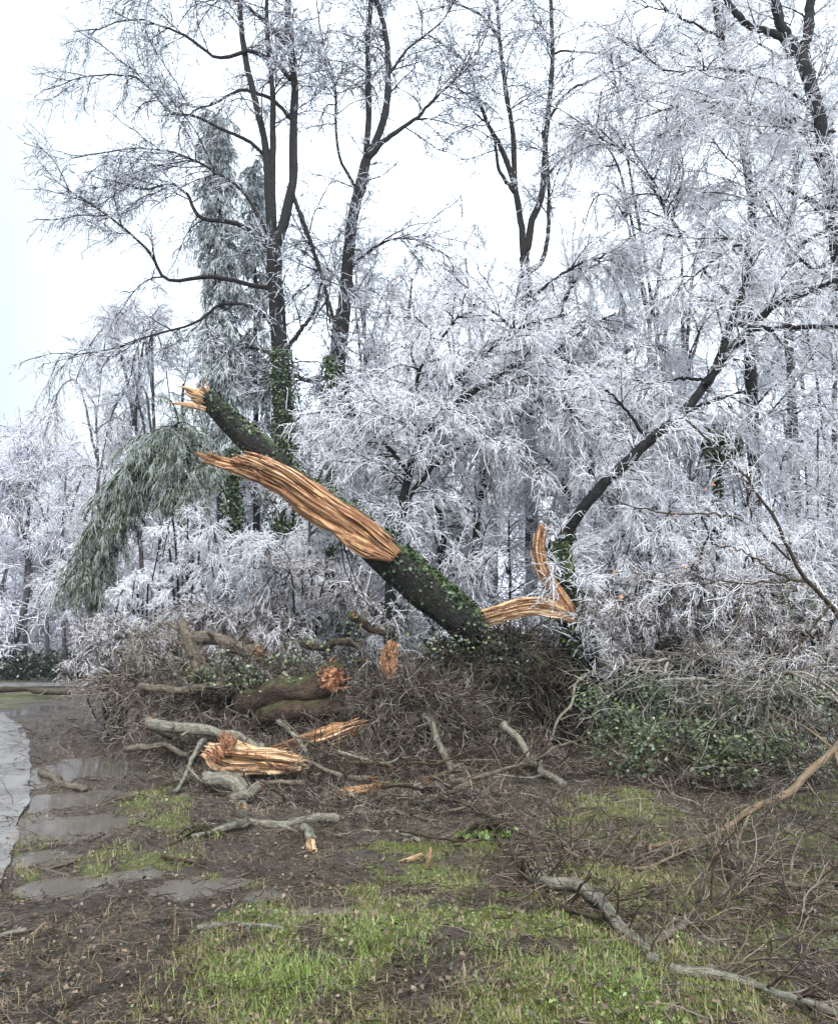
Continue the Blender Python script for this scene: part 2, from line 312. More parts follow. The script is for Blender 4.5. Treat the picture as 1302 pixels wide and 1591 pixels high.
M = dict(
    ice=m_ice('ice_coated_twig'),
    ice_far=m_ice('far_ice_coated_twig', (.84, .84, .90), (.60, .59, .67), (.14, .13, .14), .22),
    ice_dim=m_ice('thin_ice_brown_twig', (.78, .77, .80), (.46, .44, .45), (.10, .075, .06), .37),
    ice_sky=m_ice('clear_ice_twig', (.82, .84, .90), (.52, .54, .60), (.05, .05, .06), .37),
    bark=m_bark('wet_icy_bark', (.008, .0075, .008), (.022, .02, .02), (.05, .046, .045), ice=.8, up=.47),
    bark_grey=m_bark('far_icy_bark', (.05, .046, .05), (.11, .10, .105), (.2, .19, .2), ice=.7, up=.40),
    trunk=m_bark('wet_dark_trunk_bark', (.007, .006, .006), (.018, .015, .013), (.045, .038, .030), moss=.75, lichen=.10),
    log=m_bark('fallen_limb_bark', (.06, .046, .034), (.19, .15, .11), (.34, .28, .21), lichen=.45),
    lichen=m_bark('lichen_grey_bark', (.09, .078, .06), (.28, .255, .20), (.46, .44, .36), lichen=.95),
    darklog=m_bark('wet_brown_bark', (.022, .014, .010), (.07, .042, .028), (.15, .09, .055), lichen=.12, moss=.4),
    tan=m_bark('smooth_tan_bark', (.15, .105, .066), (.28, .20, .125), (.40, .30, .20), lichen=.1),
    wood=m_wood('torn_orange_wood', [(.06, .024, .011), (.24, .105, .044), (.47, .25, .11), (.70, .46, .25)]),
    wood_pale=m_wood('torn_pale_wood', [(.20, .09, .038), (.48, .28, .14), (.68, .47, .28), (.80, .62, .43)]),
    wood_dark=m_wood('dark_heartwood', [(.035, .014, .008), (.11, .04, .016), (.22, .09, .035), (.36, .17, .07)]),
    wood_red=m_wood('torn_reddish_wood', [(.11, .035, .016), (.36, .14, .06), (.56, .29, .15), (.72, .48, .30)]),
    ivy=m_leaf('ivy_leaf', (.010, .022, .007), (.022, .046, .013), (.07, .11, .028)),
    shrub=m_leaf('evergreen_leaf', (.022, .042, .010), (.05, .082, .02), (.13, .18, .045), ice=.10),
    cedar=m_leaf('cedar_spray', (.06, .085, .08), (.12, .155, .15), (.24, .28, .27), ice=1.0),
    bentgreen=m_leaf('bent_evergreen_spray', (.016, .032, .012), (.04, .066, .022), (.10, .14, .05), ice=.42),
    darkgreen=m_leaf('dark_undergrowth_leaf', (.010, .016, .010), (.02, .028, .018), (.04, .05, .035)),
    grass=m_leaf('grass_blade', (.055, .095, .016), (.13, .20, .032), (.34, .35, .12), rough=.5),
    deadgrass=m_leaf('dead_grass_blade', (.10, .09, .04), (.17, .16, .055), (.28, .22, .12), rough=.6),
    litter=m_leaf('fallen_leaf', (.035, .024, .016), (.085, .056, .035), (.22, .15, .095), rough=.45),
    bright=m_leaf('fallen_green_leaf', (.06, .10, .018), (.12, .18, .035), (.22, .27, .09), rough=.4),
    orange=m_leaf('orange_leaf', (.30, .10, .03), (.40, .18, .07), (.5, .3, .14), rough=.5),
    twig=m_ice('brown_twig', (.20, .155, .12), (.085, .062, .044), (.035, .024, .017), .40),
    twig_dark=m_ice('dark_brown_twig', (.11, .09, .065), (.05, .038, .028), (.02, .015, .011), .38),
    twig_pale=m_ice('pale_dead_twig', (.40, .37, .32), (.2, .175, .145), (.09, .07, .055), .35),
)

# ---------------------------------------------------------------- setting: ground, driveway, far road, puddles
def poly(px): return A([G0(x, y)[:2] for x, y in px])
def inside(pg, x, y, wob=.25):
    x = np.asarray(x, float); y = np.asarray(y, float)
    xx = x+wob*(fbm(x*1.3+7, y*1.3+1, 4)-.47)*3; yy = y+wob*(fbm(x*1.3+31, y*1.3+11, 4)-.47)*3
    r = np.zeros(x.shape, bool); n = len(pg)
    for i in range(n):
        (x1, y1), (x2, y2) = pg[i], pg[(i+1) % n]
        c = ((y1 > yy) != (y2 > yy)) & (xx < (x2-x1)*(yy-y1)/(y2-y1+1e-12)+x1); r ^= c
    return r
LUSH = [poly([(330,1430),(430,1385),(560,1350),(700,1345),(850,1395),(960,1460),(1060,1540),(1130,1640),(1200,1900),(250,1900),(360,1540)]),
        poly([(850,1290),(890,1238),(1000,1226),(1070,1268),(1010,1305)])]
VERGE = [poly([(-40,1105),(-60,1068),(112,1068),(85,1085),(40,1100)]), poly([(2,1400),(52,1240),(88,1236),(60,1330),(40,1400)]), poly([(180,1240),(300,1210),(330,1330),(200,1330)]),
         poly([(330,1360),(560,1310),(760,1300),(800,1350),(480,1400)]), poly([(60,1300),(330,1290),(330,1345),(120,1370)]), poly([(280,1480),(380,1440),(380,1591),(200,1591)])]
BRUSHY = poly([(800,1330),(870,1250),(1010,1300),(1302,1190),(1700,1200),(1700,1700),(1130,1700),(1060,1540),(950,1440)])
def grass_mask(x, y):
    m = np.zeros(np.shape(x))
    for p in VERGE: m = np.maximum(m, .6*inside(p, x, y, .15))
    m = np.maximum(m, .78*inside(BRUSHY, x, y, .2))
    for p in LUSH: m = np.maximum(m, .4*inside(p, x, y, .12)+.35*inside(p, x, y, .3)+.25*inside(p, x, y, .5))
    b = fbm(np.asarray(x)*1.7+40, np.asarray(y)*1.7+3, 4)
    b2 = fbm(np.asarray(x)*5.3+4, np.asarray(y)*5.3+33, 3)
    return m*np.clip((b-.29)*6, .05, 1)*np.clip((b2-.24)*5, .08, 1)
def gsteps(a, b, s0, gr, mx_):
    o = [a]; s = s0
    while o[-1] < b: o.append(o[-1]+s); s = min(s*gr, mx_)
    return o
xs = A([-v for v in gsteps(6.5, 420, .09, 1.13, 40)[::-1]]+list(np.arange(-6.42, 6.42, .042))+gsteps(6.5, 420, .09, 1.13, 40))
ys = A([-60, -25, -10, -4, -1, .5, 1.4, 2.0]+list(np.arange(2.4, 13, .042))+gsteps(13, 520, .07, 1.09, 40))
XX, YY = np.meshgrid(xs, ys); ZZ = ground_h(XX, YY); GM = grass_mask(XX, YY)
nx, ny = len(xs), len(ys); i = (np.arange(ny-1)*nx)[:, None]; j = np.arange(nx-1)[None]
gb = MB(); gb.add(np.stack([XX, YY, ZZ], -1), f4=np.stack([i+j, i+j+1, i+nx+j+1, i+nx+j], -1), g=np.stack([GM, np.zeros_like(GM), np.zeros_like(GM)], -1))
m, t, b = mat('muddy_ground'); s_ = sep(t, attr(t).outputs['Vector'])
n1 = noise(t, 2.2, 8, rough=.65); n2 = noise(t, 14, 8, rough=.7); n3 = noise(t, 60, 5, rough=.7)
c = ramp(t, n2, [(.30, (.022, .016, .011)), (.46, (.062, .046, .033)), (.60, (.11, .084, .060)), (.76, (.21, .165, .12))])
c = mix(t, ramp(t, n1, [(.42, (0, 0, 0)), (.62, (.6, .6, .6))]), c, (.075, .062, .052))
g_ = ramp(t, mth(t, 'ADD', mth(t, 'MULTIPLY', s_.outputs[0], .85), mth(t, 'SUBTRACT', n2, .5)), [(.22, (0, 0, 0)), (.5, (1, 1, 1))])
c = mix(t, mth(t, 'MULTIPLY', g_, .85), c, ramp(t, n3, [(.35, (.065, .075, .016)), (.65, (.17, .19, .04))]))
t.links.new(c, b.inputs['Base Color'])
w = ramp(t, noise(t, 1.1, 5), [(.42, (.14, .14, .14)), (.62, (.50, .50, .50))]); t.links.new(w, b.inputs['Roughness'])
bump(t, b, mth(t, 'ADD', mth(t, 'MULTIPLY', n2, 1.3), mth(t, 'MULTIPLY', n3, .8)), 1.0, .045)
tag(gb.build('ground', m), None, None, kind='structure')

m, t, b = mat('wet_asphalt'); n1 = noise(t, 90, 4, rough=.8); n2 = noise(t, 2.2, 8, rough=.7)
t.links.new(ramp(t, mth(t, 'ADD', mth(t, 'MULTIPLY', n1, .5), mth(t, 'MULTIPLY', n2, .5)), [(.38, (.10, .097, .092)), (.62, (.24, .23, .22))]), b.inputs['Base Color'])
t.links.new(ramp(t, n2, [(.40, (.12, .12, .12)), (.62, (.5, .5, .5))]), b.inputs['Roughness']); bump(t, b, n1, .12, .004); ASPHALT = m
def strip(name, left, right, z, mt):
    sb = MB(); n = len(left); v = np.concatenate([np.c_[left, np.full(n, z)], np.c_[right, np.full(n, z)]]); k = np.arange(n-1)
    sb.add(v, f4=np.stack([k, k+n, k+n+1, k+1], 1)); return tag(sb.build(name, mt), None, None, kind='structure')
yy = np.linspace(ROAD_EDGE[0,1], ROAD_EDGE[-1,1], 240); rx_ = road_x(yy)+(fbm(yy*1.1, yy*.3+5, 5)-.47)*.22
strip('driveway', np.c_[rx_-6.5, yy], np.c_[rx_, yy], .022, ASPHALT)
xx_ = np.linspace(-90, -9.5, 60)
strip('far_road', np.c_[xx_, 31.5+.02*xx_+.0*xx_], np.c_[xx_, 28.6+.02*xx_], .03, ASPHALT)

m, t, b = mat('puddle_water'); b.inputs['Base Color'].default_value = (.10, .088, .075, 1); b.inputs['Roughness'].default_value = .06; b.inputs['IOR'].default_value = 1.33
bump(t, b, noise(t, 9, 2), .05, .01); WATER = m
for k, (cx, cy, rx, ry) in enumerate(PUD):
    n = 40; a = np.arange(n)*2*np.pi/n; q = 1.75
    pb = MB(); z = float(ground_h(cx, cy, False))+.030
    v = np.c_[cx+q*rx*np.cos(a), cy+q*ry*np.sin(a), np.full(n, z)]; v = np.concatenate([v, [[cx, cy, z]]])
    pb.add(v, f3=np.stack([np.full(n, n), np.arange(n), (np.arange(n)+1) % n], 1)); tag(pb.build('puddle', WATER), None, None, kind='structure')

# ---------------------------------------------------------------- trees
def stem3(pts, d, n=28):
    c = []
    for p in pts:
        dd = d+(p[2] if len(p) > 2 else 0); y = gpx(dd) if p[1] == 'g' else p[1]
        c.append(P(p[0], y, dd))
    return spline(c, n)
def ivy_on(mb, rng, pts, rad, n, size, t0=0, t1=1, puff=.5, mi=0, up=0.0):
    Q = len(pts); f = (t0+(t1-t0)*rng.random(n))*(Q-1); k = np.minimum(f.astype(int), Q-2); w = (f-k)[:, None]
    p = pts[k]*(1-w)+pts[k+1]*w; td = unit(pts[k+1]-pts[k]); q = rng.normal(size=(n, 3))+A([0, -.25, up]); q = unit(q-td*(q*td).sum(1, keepdims=True))
    r = np.asarray(rad)[k]*(1.0+puff*rng.random(n)**2)
    mb.leaves(p+q*r[:, None], q, size, seed=int(rng.integers(1e6)), mi=mi)
def tree(name, label, cat, d, stems, levels, seed, group=None, ivy=None, bark='bark', ice=('bark', 'ice', 'ice'), wob=.02, t0=.3, extra_t0=None, sides=9):
    """stems: (kind, points, r0, r1); kind t = trunk, l = limb"""
    rng = RNG(seed); cs = []; n = 28
    for kd, pts, r0, r1 in stems:
        c = stem3(pts, d, n); c[1:-1] += rng.normal(size=(n-2, 3))*wob*.5
        c[:, 1] += np.cumsum(rng.normal(size=n))*wob*.8 if kd == 'l' else 0
        cs.append((kd, c, r0+(r1-r0)*np.linspace(0, 1, n)**.8))
    b0 = cs[0][1][0]; root = tag(empty(name, b0), label, cat, group)
    tb = MB()
    for k, (kd, c, r) in enumerate(cs):
        if kd == 't': tb.limb(c[:24] if bark == 'bark_grey' else c, r[:24] if bark == 'bark_grey' else r, sides, .16, seed+k)
    tb.build('trunk', M[bark], root, b0)
    for k, (kd, c, r) in enumerate(cs):
        if kd == 'l':
            lb = MB(); lb.limb(c, r, 7, .14, seed+k); lb.build('limb', M[bark], root, c[0])
    pts = np.stack([c for _, c, _ in cs]); rad = np.stack([r for _, _, r in cs])
    cb = MB(); crown(cb, rng, pts, rad, levels, ice and {'bark': 0, 'ice': 1, 'ice_sky': 2}, seed)
    cb.build('crown', [M[ice[0]], M[ice[1]], M[ice[2]]], root, b0)
    if ivy:
        ib = MB()
        for (k, nl, sz, a, e, pf) in ivy: ivy_on(ib, rng, cs[k][1], cs[k][2], nl, sz, a, e, pf)
        ib.build('ivy', M['ivy'], root, b0)
    return root, cs
def crown(cb, rng, pts, rad, levels, _=None, seed=0):
    """levels: dicts n, L, a, dr, r0, r1, P, w, t0, m (material slot), src (levels it grows from)"""
    store = [(pts, rad)]
    for q, lv in enumerate(levels):
        src = lv.get('src', [q]); per = lv['n']
        o = []
        for s in src:
            sp, sr = store[s]
            o.append(grow(rng, sp, sr, int(per/len(src)), lv['L'], lv.get('a', .8), lv.get('dr', .3), lv.get('r0', .02), lv.get('r1', .006), lv.get('P', 5), lv.get('w', .3), lv.get('t0', .2), lv.get('t1', 1.0), lv.get('tp', .4), lv.get('rm', .75), lv.get('vary', (.5, 1.35)), lv.get('bias')))
        gp = np.concatenate([x[0] for x in o]); gr = np.concatenate([x[1] for x in o])
        zmin = .15; gp[..., 2] = np.maximum(gp[..., 2], zmin-.1+.1*rng.random(gp.shape[:2]))
        store.append((gp, gr)); cb.tubes(gp, gr, lv.get('s', 3), mi=lv.get('m', 1), seed=seed+q)
    return store
def LV(n1, L1, n2, L2, n3, L3, n4=0, L4=.16, dr=(.3, .6, .7, .4), r=(.035, .014, .009, .007), t0=.3, m=(0, 1, 1, 1), a=(.8, .75, .75, .8), w=(.35, .4, .45, .5), P_=(8, 6, 5, 4), bias=None):
    o = [dict(n=n1, L=L1, a=a[0], dr=dr[0], r0=r[0], r1=r[0]*.45, P=P_[0], w=w[0], t0=t0, m=m[0], s=4, bias=bias),
         dict(n=n2, L=L2, a=a[1], dr=dr[1], r0=r[1], r1=r[1]*.6, P=P_[1], w=w[1], t0=.12, m=m[1]),
         dict(n=n3, L=L3, a=a[2], dr=dr[2], r0=r[2], r1=r[2]*.65, P=P_[2], w=w[2], t0=.1, m=m[2], src=[1, 2, 2])]
    if n4: o.append(dict(n=n4, L=L4, a=a[3], dr=dr[3], r0=r[3], r1=r[3]*.7, P=P_[3], w=w[3], t0=.1, m=m[3], src=[2, 3, 3]))
    return o
SKY = ('bark', 'ice', 'ice_sky')
TALL = 'tall bare trees of the wood edge'

# A: tall forked tree whose limbs sweep to the left
tree('tall_tree', 'tall ivy-wrapped tree whose long icy limbs sweep out left over the open sky', 'tree', 20,
  [('t', [(445,'g'),(443,800),(440,690),(436,560),(428,450),(425,385)], .30, .22),
   ('t', [(425,390),(440,350),(455,280),(456,200),(458,130),(449,60),(446,-40),(440,-150)], .155, .08),
   ('t', [(425,390),(420,330),(413,230),(405,190),(386,110),(374,30),(372,-100)], .15, .06),
   ('t', [(424,360),(423,250),(424,150),(416,60),(415,-60)], .12, .06),
   ('l', [(418,385),(395,362),(360,345),(310,336),(290,300),(262,286),(222,292),(180,280)], .09, .02),
   ('l', [(428,450),(390,442),(330,430),(262,436),(235,395),(200,360),(140,315),(70,272)], .08, .015),
   ('l', [(425,380),(380,300),(330,262),(290,240),(235,228),(170,232),(108,243)], .06, .015),
   ('l', [(410,240),(394,224),(370,212),(300,180),(262,172),(225,128),(180,113),(120,118),(70,136)], .06, .012),
   ('l', [(452,185),(430,160),(404,148),(372,140),(320,165),(270,155),(250,110)], .07, .015),
   ('l', [(452,125),(430,100),(390,84),(340,95),(290,60),(210,35),(150,48),(115,52)], .08, .012),
   ('l', [(446,70),(420,40),(380,5),(330,-20),(240,-15),(190,8)], .07, .012),
   ('l', [(432,520),(400,480),(345,470),(300,500),(230,520),(160,545),(90,548)], .06, .012),
   ('l', [(455,300),(470,340),(492,400),(505,450),(512,500)], .07, .03),
   ('l', [(436,560),(455,530),(478,500),(490,478),(500,440)], .09, .03)],
  LV(210, 2.5, 2000, 1.1, 7500, .42, 8000, .2, dr=(.4, .55, .35, .1), r=(.022, .0145, .0118, .0102), t0=.35, m=(0, 2, 2, 2), w=(.4, .4, .4, .5)), 11, TALL, ivy=[(0, 9000, .075, .0, .75, 1.3)], ice=SKY)
# B
tree('tall_tree', 'tall leaning dark tree with an S-curved fork beside the ivy-wrapped one', 'tree', 22,
  [('t', [(520,'g'),(518,800),(520,690),(526,590),(532,500),(540,410),(548,340),(562,280),(569,250)], .29, .17),
   ('t', [(569,252),(590,205),(601,160),(603,120),(600,60),(585,0),(560,-80)], .14, .07),
   ('t', [(568,255),(573,180),(572,110),(571,60),(576,10),(570,-100)], .12, .06),
   ('l', [(571,248),(592,226),(620,203),(650,182),(690,140),(740,95)], .10, .02),
   ('l', [(535,470),(525,500),(522,560),(550,605)], .15, .12),
   ('l', [(524,520),(500,430),(478,370),(462,330)], .08, .03),
   ('l', [(550,605),(510,588),(478,592),(440,570),(410,545),(350,535)], .09, .03),
   ('l', [(558,300),(530,250),(522,200),(520,130),(500,60),(490,-20)], .06, .02),
   ('l', [(602,120),(640,70),(690,30),(720,-30)], .05, .015),
   ('l', [(540,420),(590,380),(640,370),(700,400)], .06, .015)],
  LV(200, 2.6, 1800, 1.15, 6500, .44, 7000, .2, dr=(.35, .45, .35, .1), r=(.023, .0155, .0125, .011), t0=.3, m=(0, 2, 2, 2)), 12, TALL, ivy=[(0, 3400, .075, .0, .55, 1.0)], ice=SKY)
# C
tree('tall_tree', 'tall dark tree forking into a narrow V above the white thicket', 'tree', 23,
  [('t', [(826,'g'),(824,700),(822,560),(818,440),(814,400)], .22, .17),
   ('t', [(814,410),(810,350),(800,290),(798,220),(786,140),(776,60),(768,-60)], .12, .06),
   ('t', [(815,400),(826,345),(842,300),(848,210),(856,130),(858,60),(850,-80)], .13, .06),
   ('l', [(800,290),(783,240),(752,180),(728,110),(700,80),(660,55)], .11, .03),
   ('l', [(818,425),(842,405),(852,350),(852,270),(845,200)], .10, .04),
   ('l', [(850,190),(880,145),(940,115),(1000,85),(1060,55)], .07, .015),
   ('l', [(857,85),(880,78),(950,82),(1010,70)], .05, .015),
   ('l', [(800,300),(775,260),(765,200),(735,170)], .08, .03),
   ('l', [(776,60),(740,20),(690,0),(640,-30)], .06, .015),
   ('l', [(852,270),(900,225),(950,235),(1000,230)], .05, .01)],
  LV(190, 2.7, 1800, 1.2, 6200, .44, 6500, .2, dr=(.35, .45, .4, .1), r=(.021, .0148, .0118, .0102), t0=.42, m=(0, 2, 2, 2)), 13, TALL, ice=SKY)
# trees behind, between them
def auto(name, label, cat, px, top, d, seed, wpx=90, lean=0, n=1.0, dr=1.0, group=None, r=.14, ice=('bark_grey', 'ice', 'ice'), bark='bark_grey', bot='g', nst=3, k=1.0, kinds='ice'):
    rng = RNG(seed); sc = d/1149.0; g = gpx(d) if bot == 'g' else bot; H = g-top
    st = [('t', [(px, bot), (px+lean*.25+rng.normal()*5, g-H*.35), (px+lean*.6+rng.normal()*7, g-H*.7), (px+lean, top)], r, r*.28)]
    for q in range(nst):
        s = rng.choice([-1, 1]); f = .3+.45*rng.random(); y0 = g-H*f; x0 = px+lean*f; e = wpx*(.5+.6*rng.random())
        st.append(('l', [(x0, y0), (x0+s*e*.35, y0-H*.16*(.6+rng.random()), rng.normal()*.4), (x0+s*e*.75, y0-H*.2, rng.normal()*.8), (x0+s*e*1.1, y0-H*(.2-.22*dr*rng.random()), rng.normal()*1.2)], r*.5, r*.12))
    W = wpx*sc
    return tree(name, label, cat, d, st, LV(int(70*n), W*.75, int(900*n), W*.42, int(3200*n), W*.15*k, int(4600*n), W*.07*k, dr=(.5*dr, .8*dr, .45*dr, .2), w=(.35, .45, .6, .7), r=(.022, .0102*d/18, .0088*d/18, .0080*d/18), t0=.32), seed, group, bark=bark, ice=ice)
BK = 'ice-coated trees at the back of the clearing'
back = [(560,330,27,90,8,'slim ice-coated tree just right of the S-curved trunk'), (640,335,26,95,10,'arching white tree under the open gap of sky'), (715,300,29,70,0,'white-crowned tree left of the narrow V-fork tree'), (765,360,25,80,-8,'thin dark-stemmed tree right against the V-fork tree'),
        (905,330,25,80,12,'slender forked tree right of the V-fork tree'), (960,385,21,100,6,'domed white tree with a rounded drooping crown'), (600,450,24,90,0,'low white tree behind the icy thicket, under the S-curved trunk'), (700,470,23,95,-10,'low spreading white tree in the middle of the thicket'),
        (470,600,24,90,0,'pale bushy tree tucked behind the ivy-wrapped trunk'), (395,560,25,80,0,'slim pale tree between the cedar and the ivy-wrapped trunk'), (1010,300,24,90,14,'icy tree with wiry crown right of the domed tree'), (1075,250,22,90,-16,'tall wiry icy tree leaning left near the forked limbs')]
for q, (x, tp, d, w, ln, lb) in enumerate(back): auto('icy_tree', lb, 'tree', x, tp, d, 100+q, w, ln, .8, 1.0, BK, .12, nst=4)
left = [(40,640,37,80,0,'left edge icy tree beyond the far road, cut by the frame'), (105,655,36,80,6,'rounded icy tree beyond the end of the driveway'), (165,560,27,85,-20,'icy tree with arching twigs beside the bent evergreen'), (215,470,25,80,-10,'taller feathery icy tree rising above the bent evergreen'), (250,430,24,80,-14,'slender twin-stemmed icy tree left of the cedar'), (292,520,24,80,0,'white tree filling the gap under the sweeping limbs'), (75,720,36,75,0,'low dark-stemmed icy tree over the far road'), (150,740,33,75,0,'low drooping icy tree just behind the bent evergreen')]
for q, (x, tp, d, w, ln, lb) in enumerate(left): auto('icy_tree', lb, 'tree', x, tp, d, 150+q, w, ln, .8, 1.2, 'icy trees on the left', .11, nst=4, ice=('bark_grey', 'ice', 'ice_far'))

# cedar, bent evergreen, dark young evergreen
def conifer(name, label, cat, d, spine, seed, rr, L1, n1, n2, n3, dr, mt, t0=.12, grp=None, bias=None, r3=.011, L2=.4, L3=.16, tp=.55):
    rng = RNG(seed); n = 30; c = stem3(spine, d, n); r = np.linspace(rr, rr*.2, n)
    root = tag(empty(name, c[0]), label, cat, grp); tb = MB(); tb.limb(c[:25], r[:25], 8, .14, seed); tb.build('trunk', M['bark'], root, c[0])
    cb = MB(); pts, rad = c[None], r[None]
    crown(cb, rng, pts, rad, [dict(n=n1, L=L1, a=1.15, dr=dr, r0=.022, r1=.008, P=7, w=.25, t0=t0, m=0, tp=tp, s=4, bias=bias),
        dict(n=n2, L=L2, a=.7, dr=dr*.9, r0=r3*1.1, r1=r3*.7, P=5, w=.3, t0=.1, m=1), dict(n=n3, L=L3, a=.6, dr=dr*.5, r0=r3, r1=r3*.5, P=4, w=.35, t0=.1, m=1, src=[1, 2, 2])], seed=seed)
    cb.build('foliage', [M['bark'], M[mt]], root, c[0])
    return root, c
conifer('cedar_tree', 'tall narrow cedar with drooping grey-green frosted sprays behind the sweeping limbs', 'cedar', 21.5, [(348,'g'),(346,800),(345,600),(344,400),(340,260),(333,170)], 21, .2, .95, 330, 6500, 22000, 2.4, 'cedar', .36, L2=.6, L3=.24, r3=.02, tp=.15)
conifer('cedar_tree', 'slim frosted cedar right behind the tall narrow one', 'cedar', 23, [(400,'g'),(398,600),(396,400),(395,300),(398,225)], 22, .14, .7, 160, 2500, 8000, 2.2, 'cedar', .5, L2=.5, L3=.22, r3=.02, tp=.2)
conifer('bent_evergreen', 'evergreen bowed over in an arch by ice, green sprays hanging under it', 'evergreen', 16.5, [(292,'g'),(294,900),(296,790),(292,710),(272,662),(236,690),(200,745),(168,815),(142,870),(126,905)], 23, .10, 1.45, 220, 4800, 21000, 2.2, 'bentgreen', .45, L2=.5, L3=.16, r3=.009, bias=(-.05, -.4, -.3), tp=.35)
conifer('young_evergreen', 'dark green young evergreen standing between icy trunks behind the leaning trunk', 'evergreen', 17, [(702,'g'),(700,920),(698,840),(699,790)], 24, .06, .42, 120, 1600, 5000, .3, 'shrub', .1, L2=.25, L3=.12)
# ivy trunk columns
for q, (x, top, bot, d, rr, nl, lb) in enumerate([(515,555,'g',19,.17,3200,'ivy-covered column trunk beneath the S-curved tree'), (362,700,'g',18.5,.2,2600,'ivy-covered trunk column left of the torn leaning trunk'), (612,730,'g',16.5,.14,2600,'ivy-clad stem just above the lower end of the torn wood')]):
    rng = RNG(60+q); c = stem3([(x,'g'),(x+3,(gpx(d)+top)/2),(x-2,top)], d, 20); r = np.linspace(rr, rr*.7, 20); root = tag(empty('ivy_clad_snag', c[0]), lb, 'tree trunk')
    tb = MB(); tb.limb(c, r, 9, .15, q); tb.build('trunk', M['bark'], root, c[0]); ib = MB(); ivy_on(ib, rng, c, r, int(nl*1.4), .075, 0, 1, 1.1); ib.build('ivy', M['ivy'], root, c[0])

# white thicket trees in the middle, nearest first
W3 = dict(dr=(.6, .95, .45, .2), r=(.02, .0090, .0078, .0071), t0=.12, w=(.35, .45, .6, .7))
THK = 'ice-laden thicket trees behind the broken trunk'
tree('thicket_tree', 'white ice-laden tree arching over the torn trunk, its dark curved stem bare at the foot', 'tree', 14.2,
  [('t', [(606,'g'),(606,900),(614,840),(626,790),(636,735),(656,680),(700,635),(752,596),(792,572),(840,552)], .13, .05),
   ('l', [(650,690),(640,630),(655,570),(690,520),(720,480)], .06, .02),
   ('l', [(636,735),(600,690),(570,650),(530,640),(490,660)], .05, .015),
   ('l', [(690,640),(700,600),(760,540),(830,500),(882,486)], .06, .03),
   ('l', [(626,790),(660,740),(720,690),(790,680),(840,720)], .05, .015),
   ('l', [(655,680),(600,640),(560,625),(520,625)], .05, .015),
   ('l', [(752,596),(820,600),(870,620),(920,680)], .04, .012)],
  LV(190, 1.4, 3000, .7, 9500, .24, 14000, .11, **W3), 31, THK)
tree('thicket_tree', 'white ice-laden tree filling the thicket right of the curved stem', 'tree', 15.5,
  [('t', [(690,'g'),(688,880),(682,800),(664,730),(652,670),(640,600)], .13, .05), ('t', [(735,'g'),(738,880),(745,780),(770,690),(800,600),(806,520),(830,460)], .11, .04),
   ('l', [(770,690),(830,640),(880,620),(930,640)], .05, .015), ('l', [(800,600),(860,545),(920,500),(960,480)], .05, .015), ('l', [(664,730),(720,660),(760,640),(800,660)], .05, .015), ('l', [(806,520),(760,480),(700,470),(650,500)], .04, .015), ('l', [(830,460),(880,420),(930,400),(980,420)], .04, .012)],
  LV(190, 1.45, 2900, .73, 9000, .25, 13000, .115, **W3), 32, THK)
tree('thicket_tree', 'white ice-laden tree hanging behind the upright splinter of the stump', 'tree', 16.5,
  [('t', [(882,'g'),(884,850),(878,740),(880,640),(878,560),(870,480)], .2, .09), ('t', [(921,'g'),(920,800),(918,680),(922,580),(926,500)], .1, .05),
   ('l', [(880,640),(930,580),(990,540),(1050,545)], .05, .015), ('l', [(878,740),(820,690),(780,690),(740,730)], .05, .015), ('l', [(920,680),(980,640),(1040,650),(1080,700)], .05, .015), ('l', [(870,480),(900,430),(960,400),(1010,420)], .05, .012), ('l', [(878,560),(830,520),(790,520),(750,560)], .05, .012)],
  LV(190, 1.5, 2800, .76, 9000, .26, 13000, .12, **W3), 33, THK)
auto('thicket_tree', 'drooping white bushy tree just above the middle of the torn trunk', 'tree', 480, 690, 15.5, 171, 95, 0, 1.3, 1.6, THK, .06, nst=4)
auto('thicket_tree', 'low white tree over the ivy-topped lower trunk', 'tree', 560, 640, 17.5, 172, 100, 0, 1.2, 1.6, THK, .07, nst=4)
auto('thicket_tree', 'white drooping tree behind the stump on its far side', 'tree', 960, 700, 15.5, 173, 100, 0, 1.2, 1.6, THK, .06, nst=4)
auto('thicket_tree', 'small white tree between the ivy stem and the dark young evergreen', 'tree', 655, 760, 18, 174, 95, 0, 1.0, 1.5, THK, .06, nst=3)
auto('thicket_tree', 'small white tree right of the dark young evergreen', 'tree', 790, 760, 18, 175, 95, 0, 1.2, 1.5, THK, .06, nst=3)
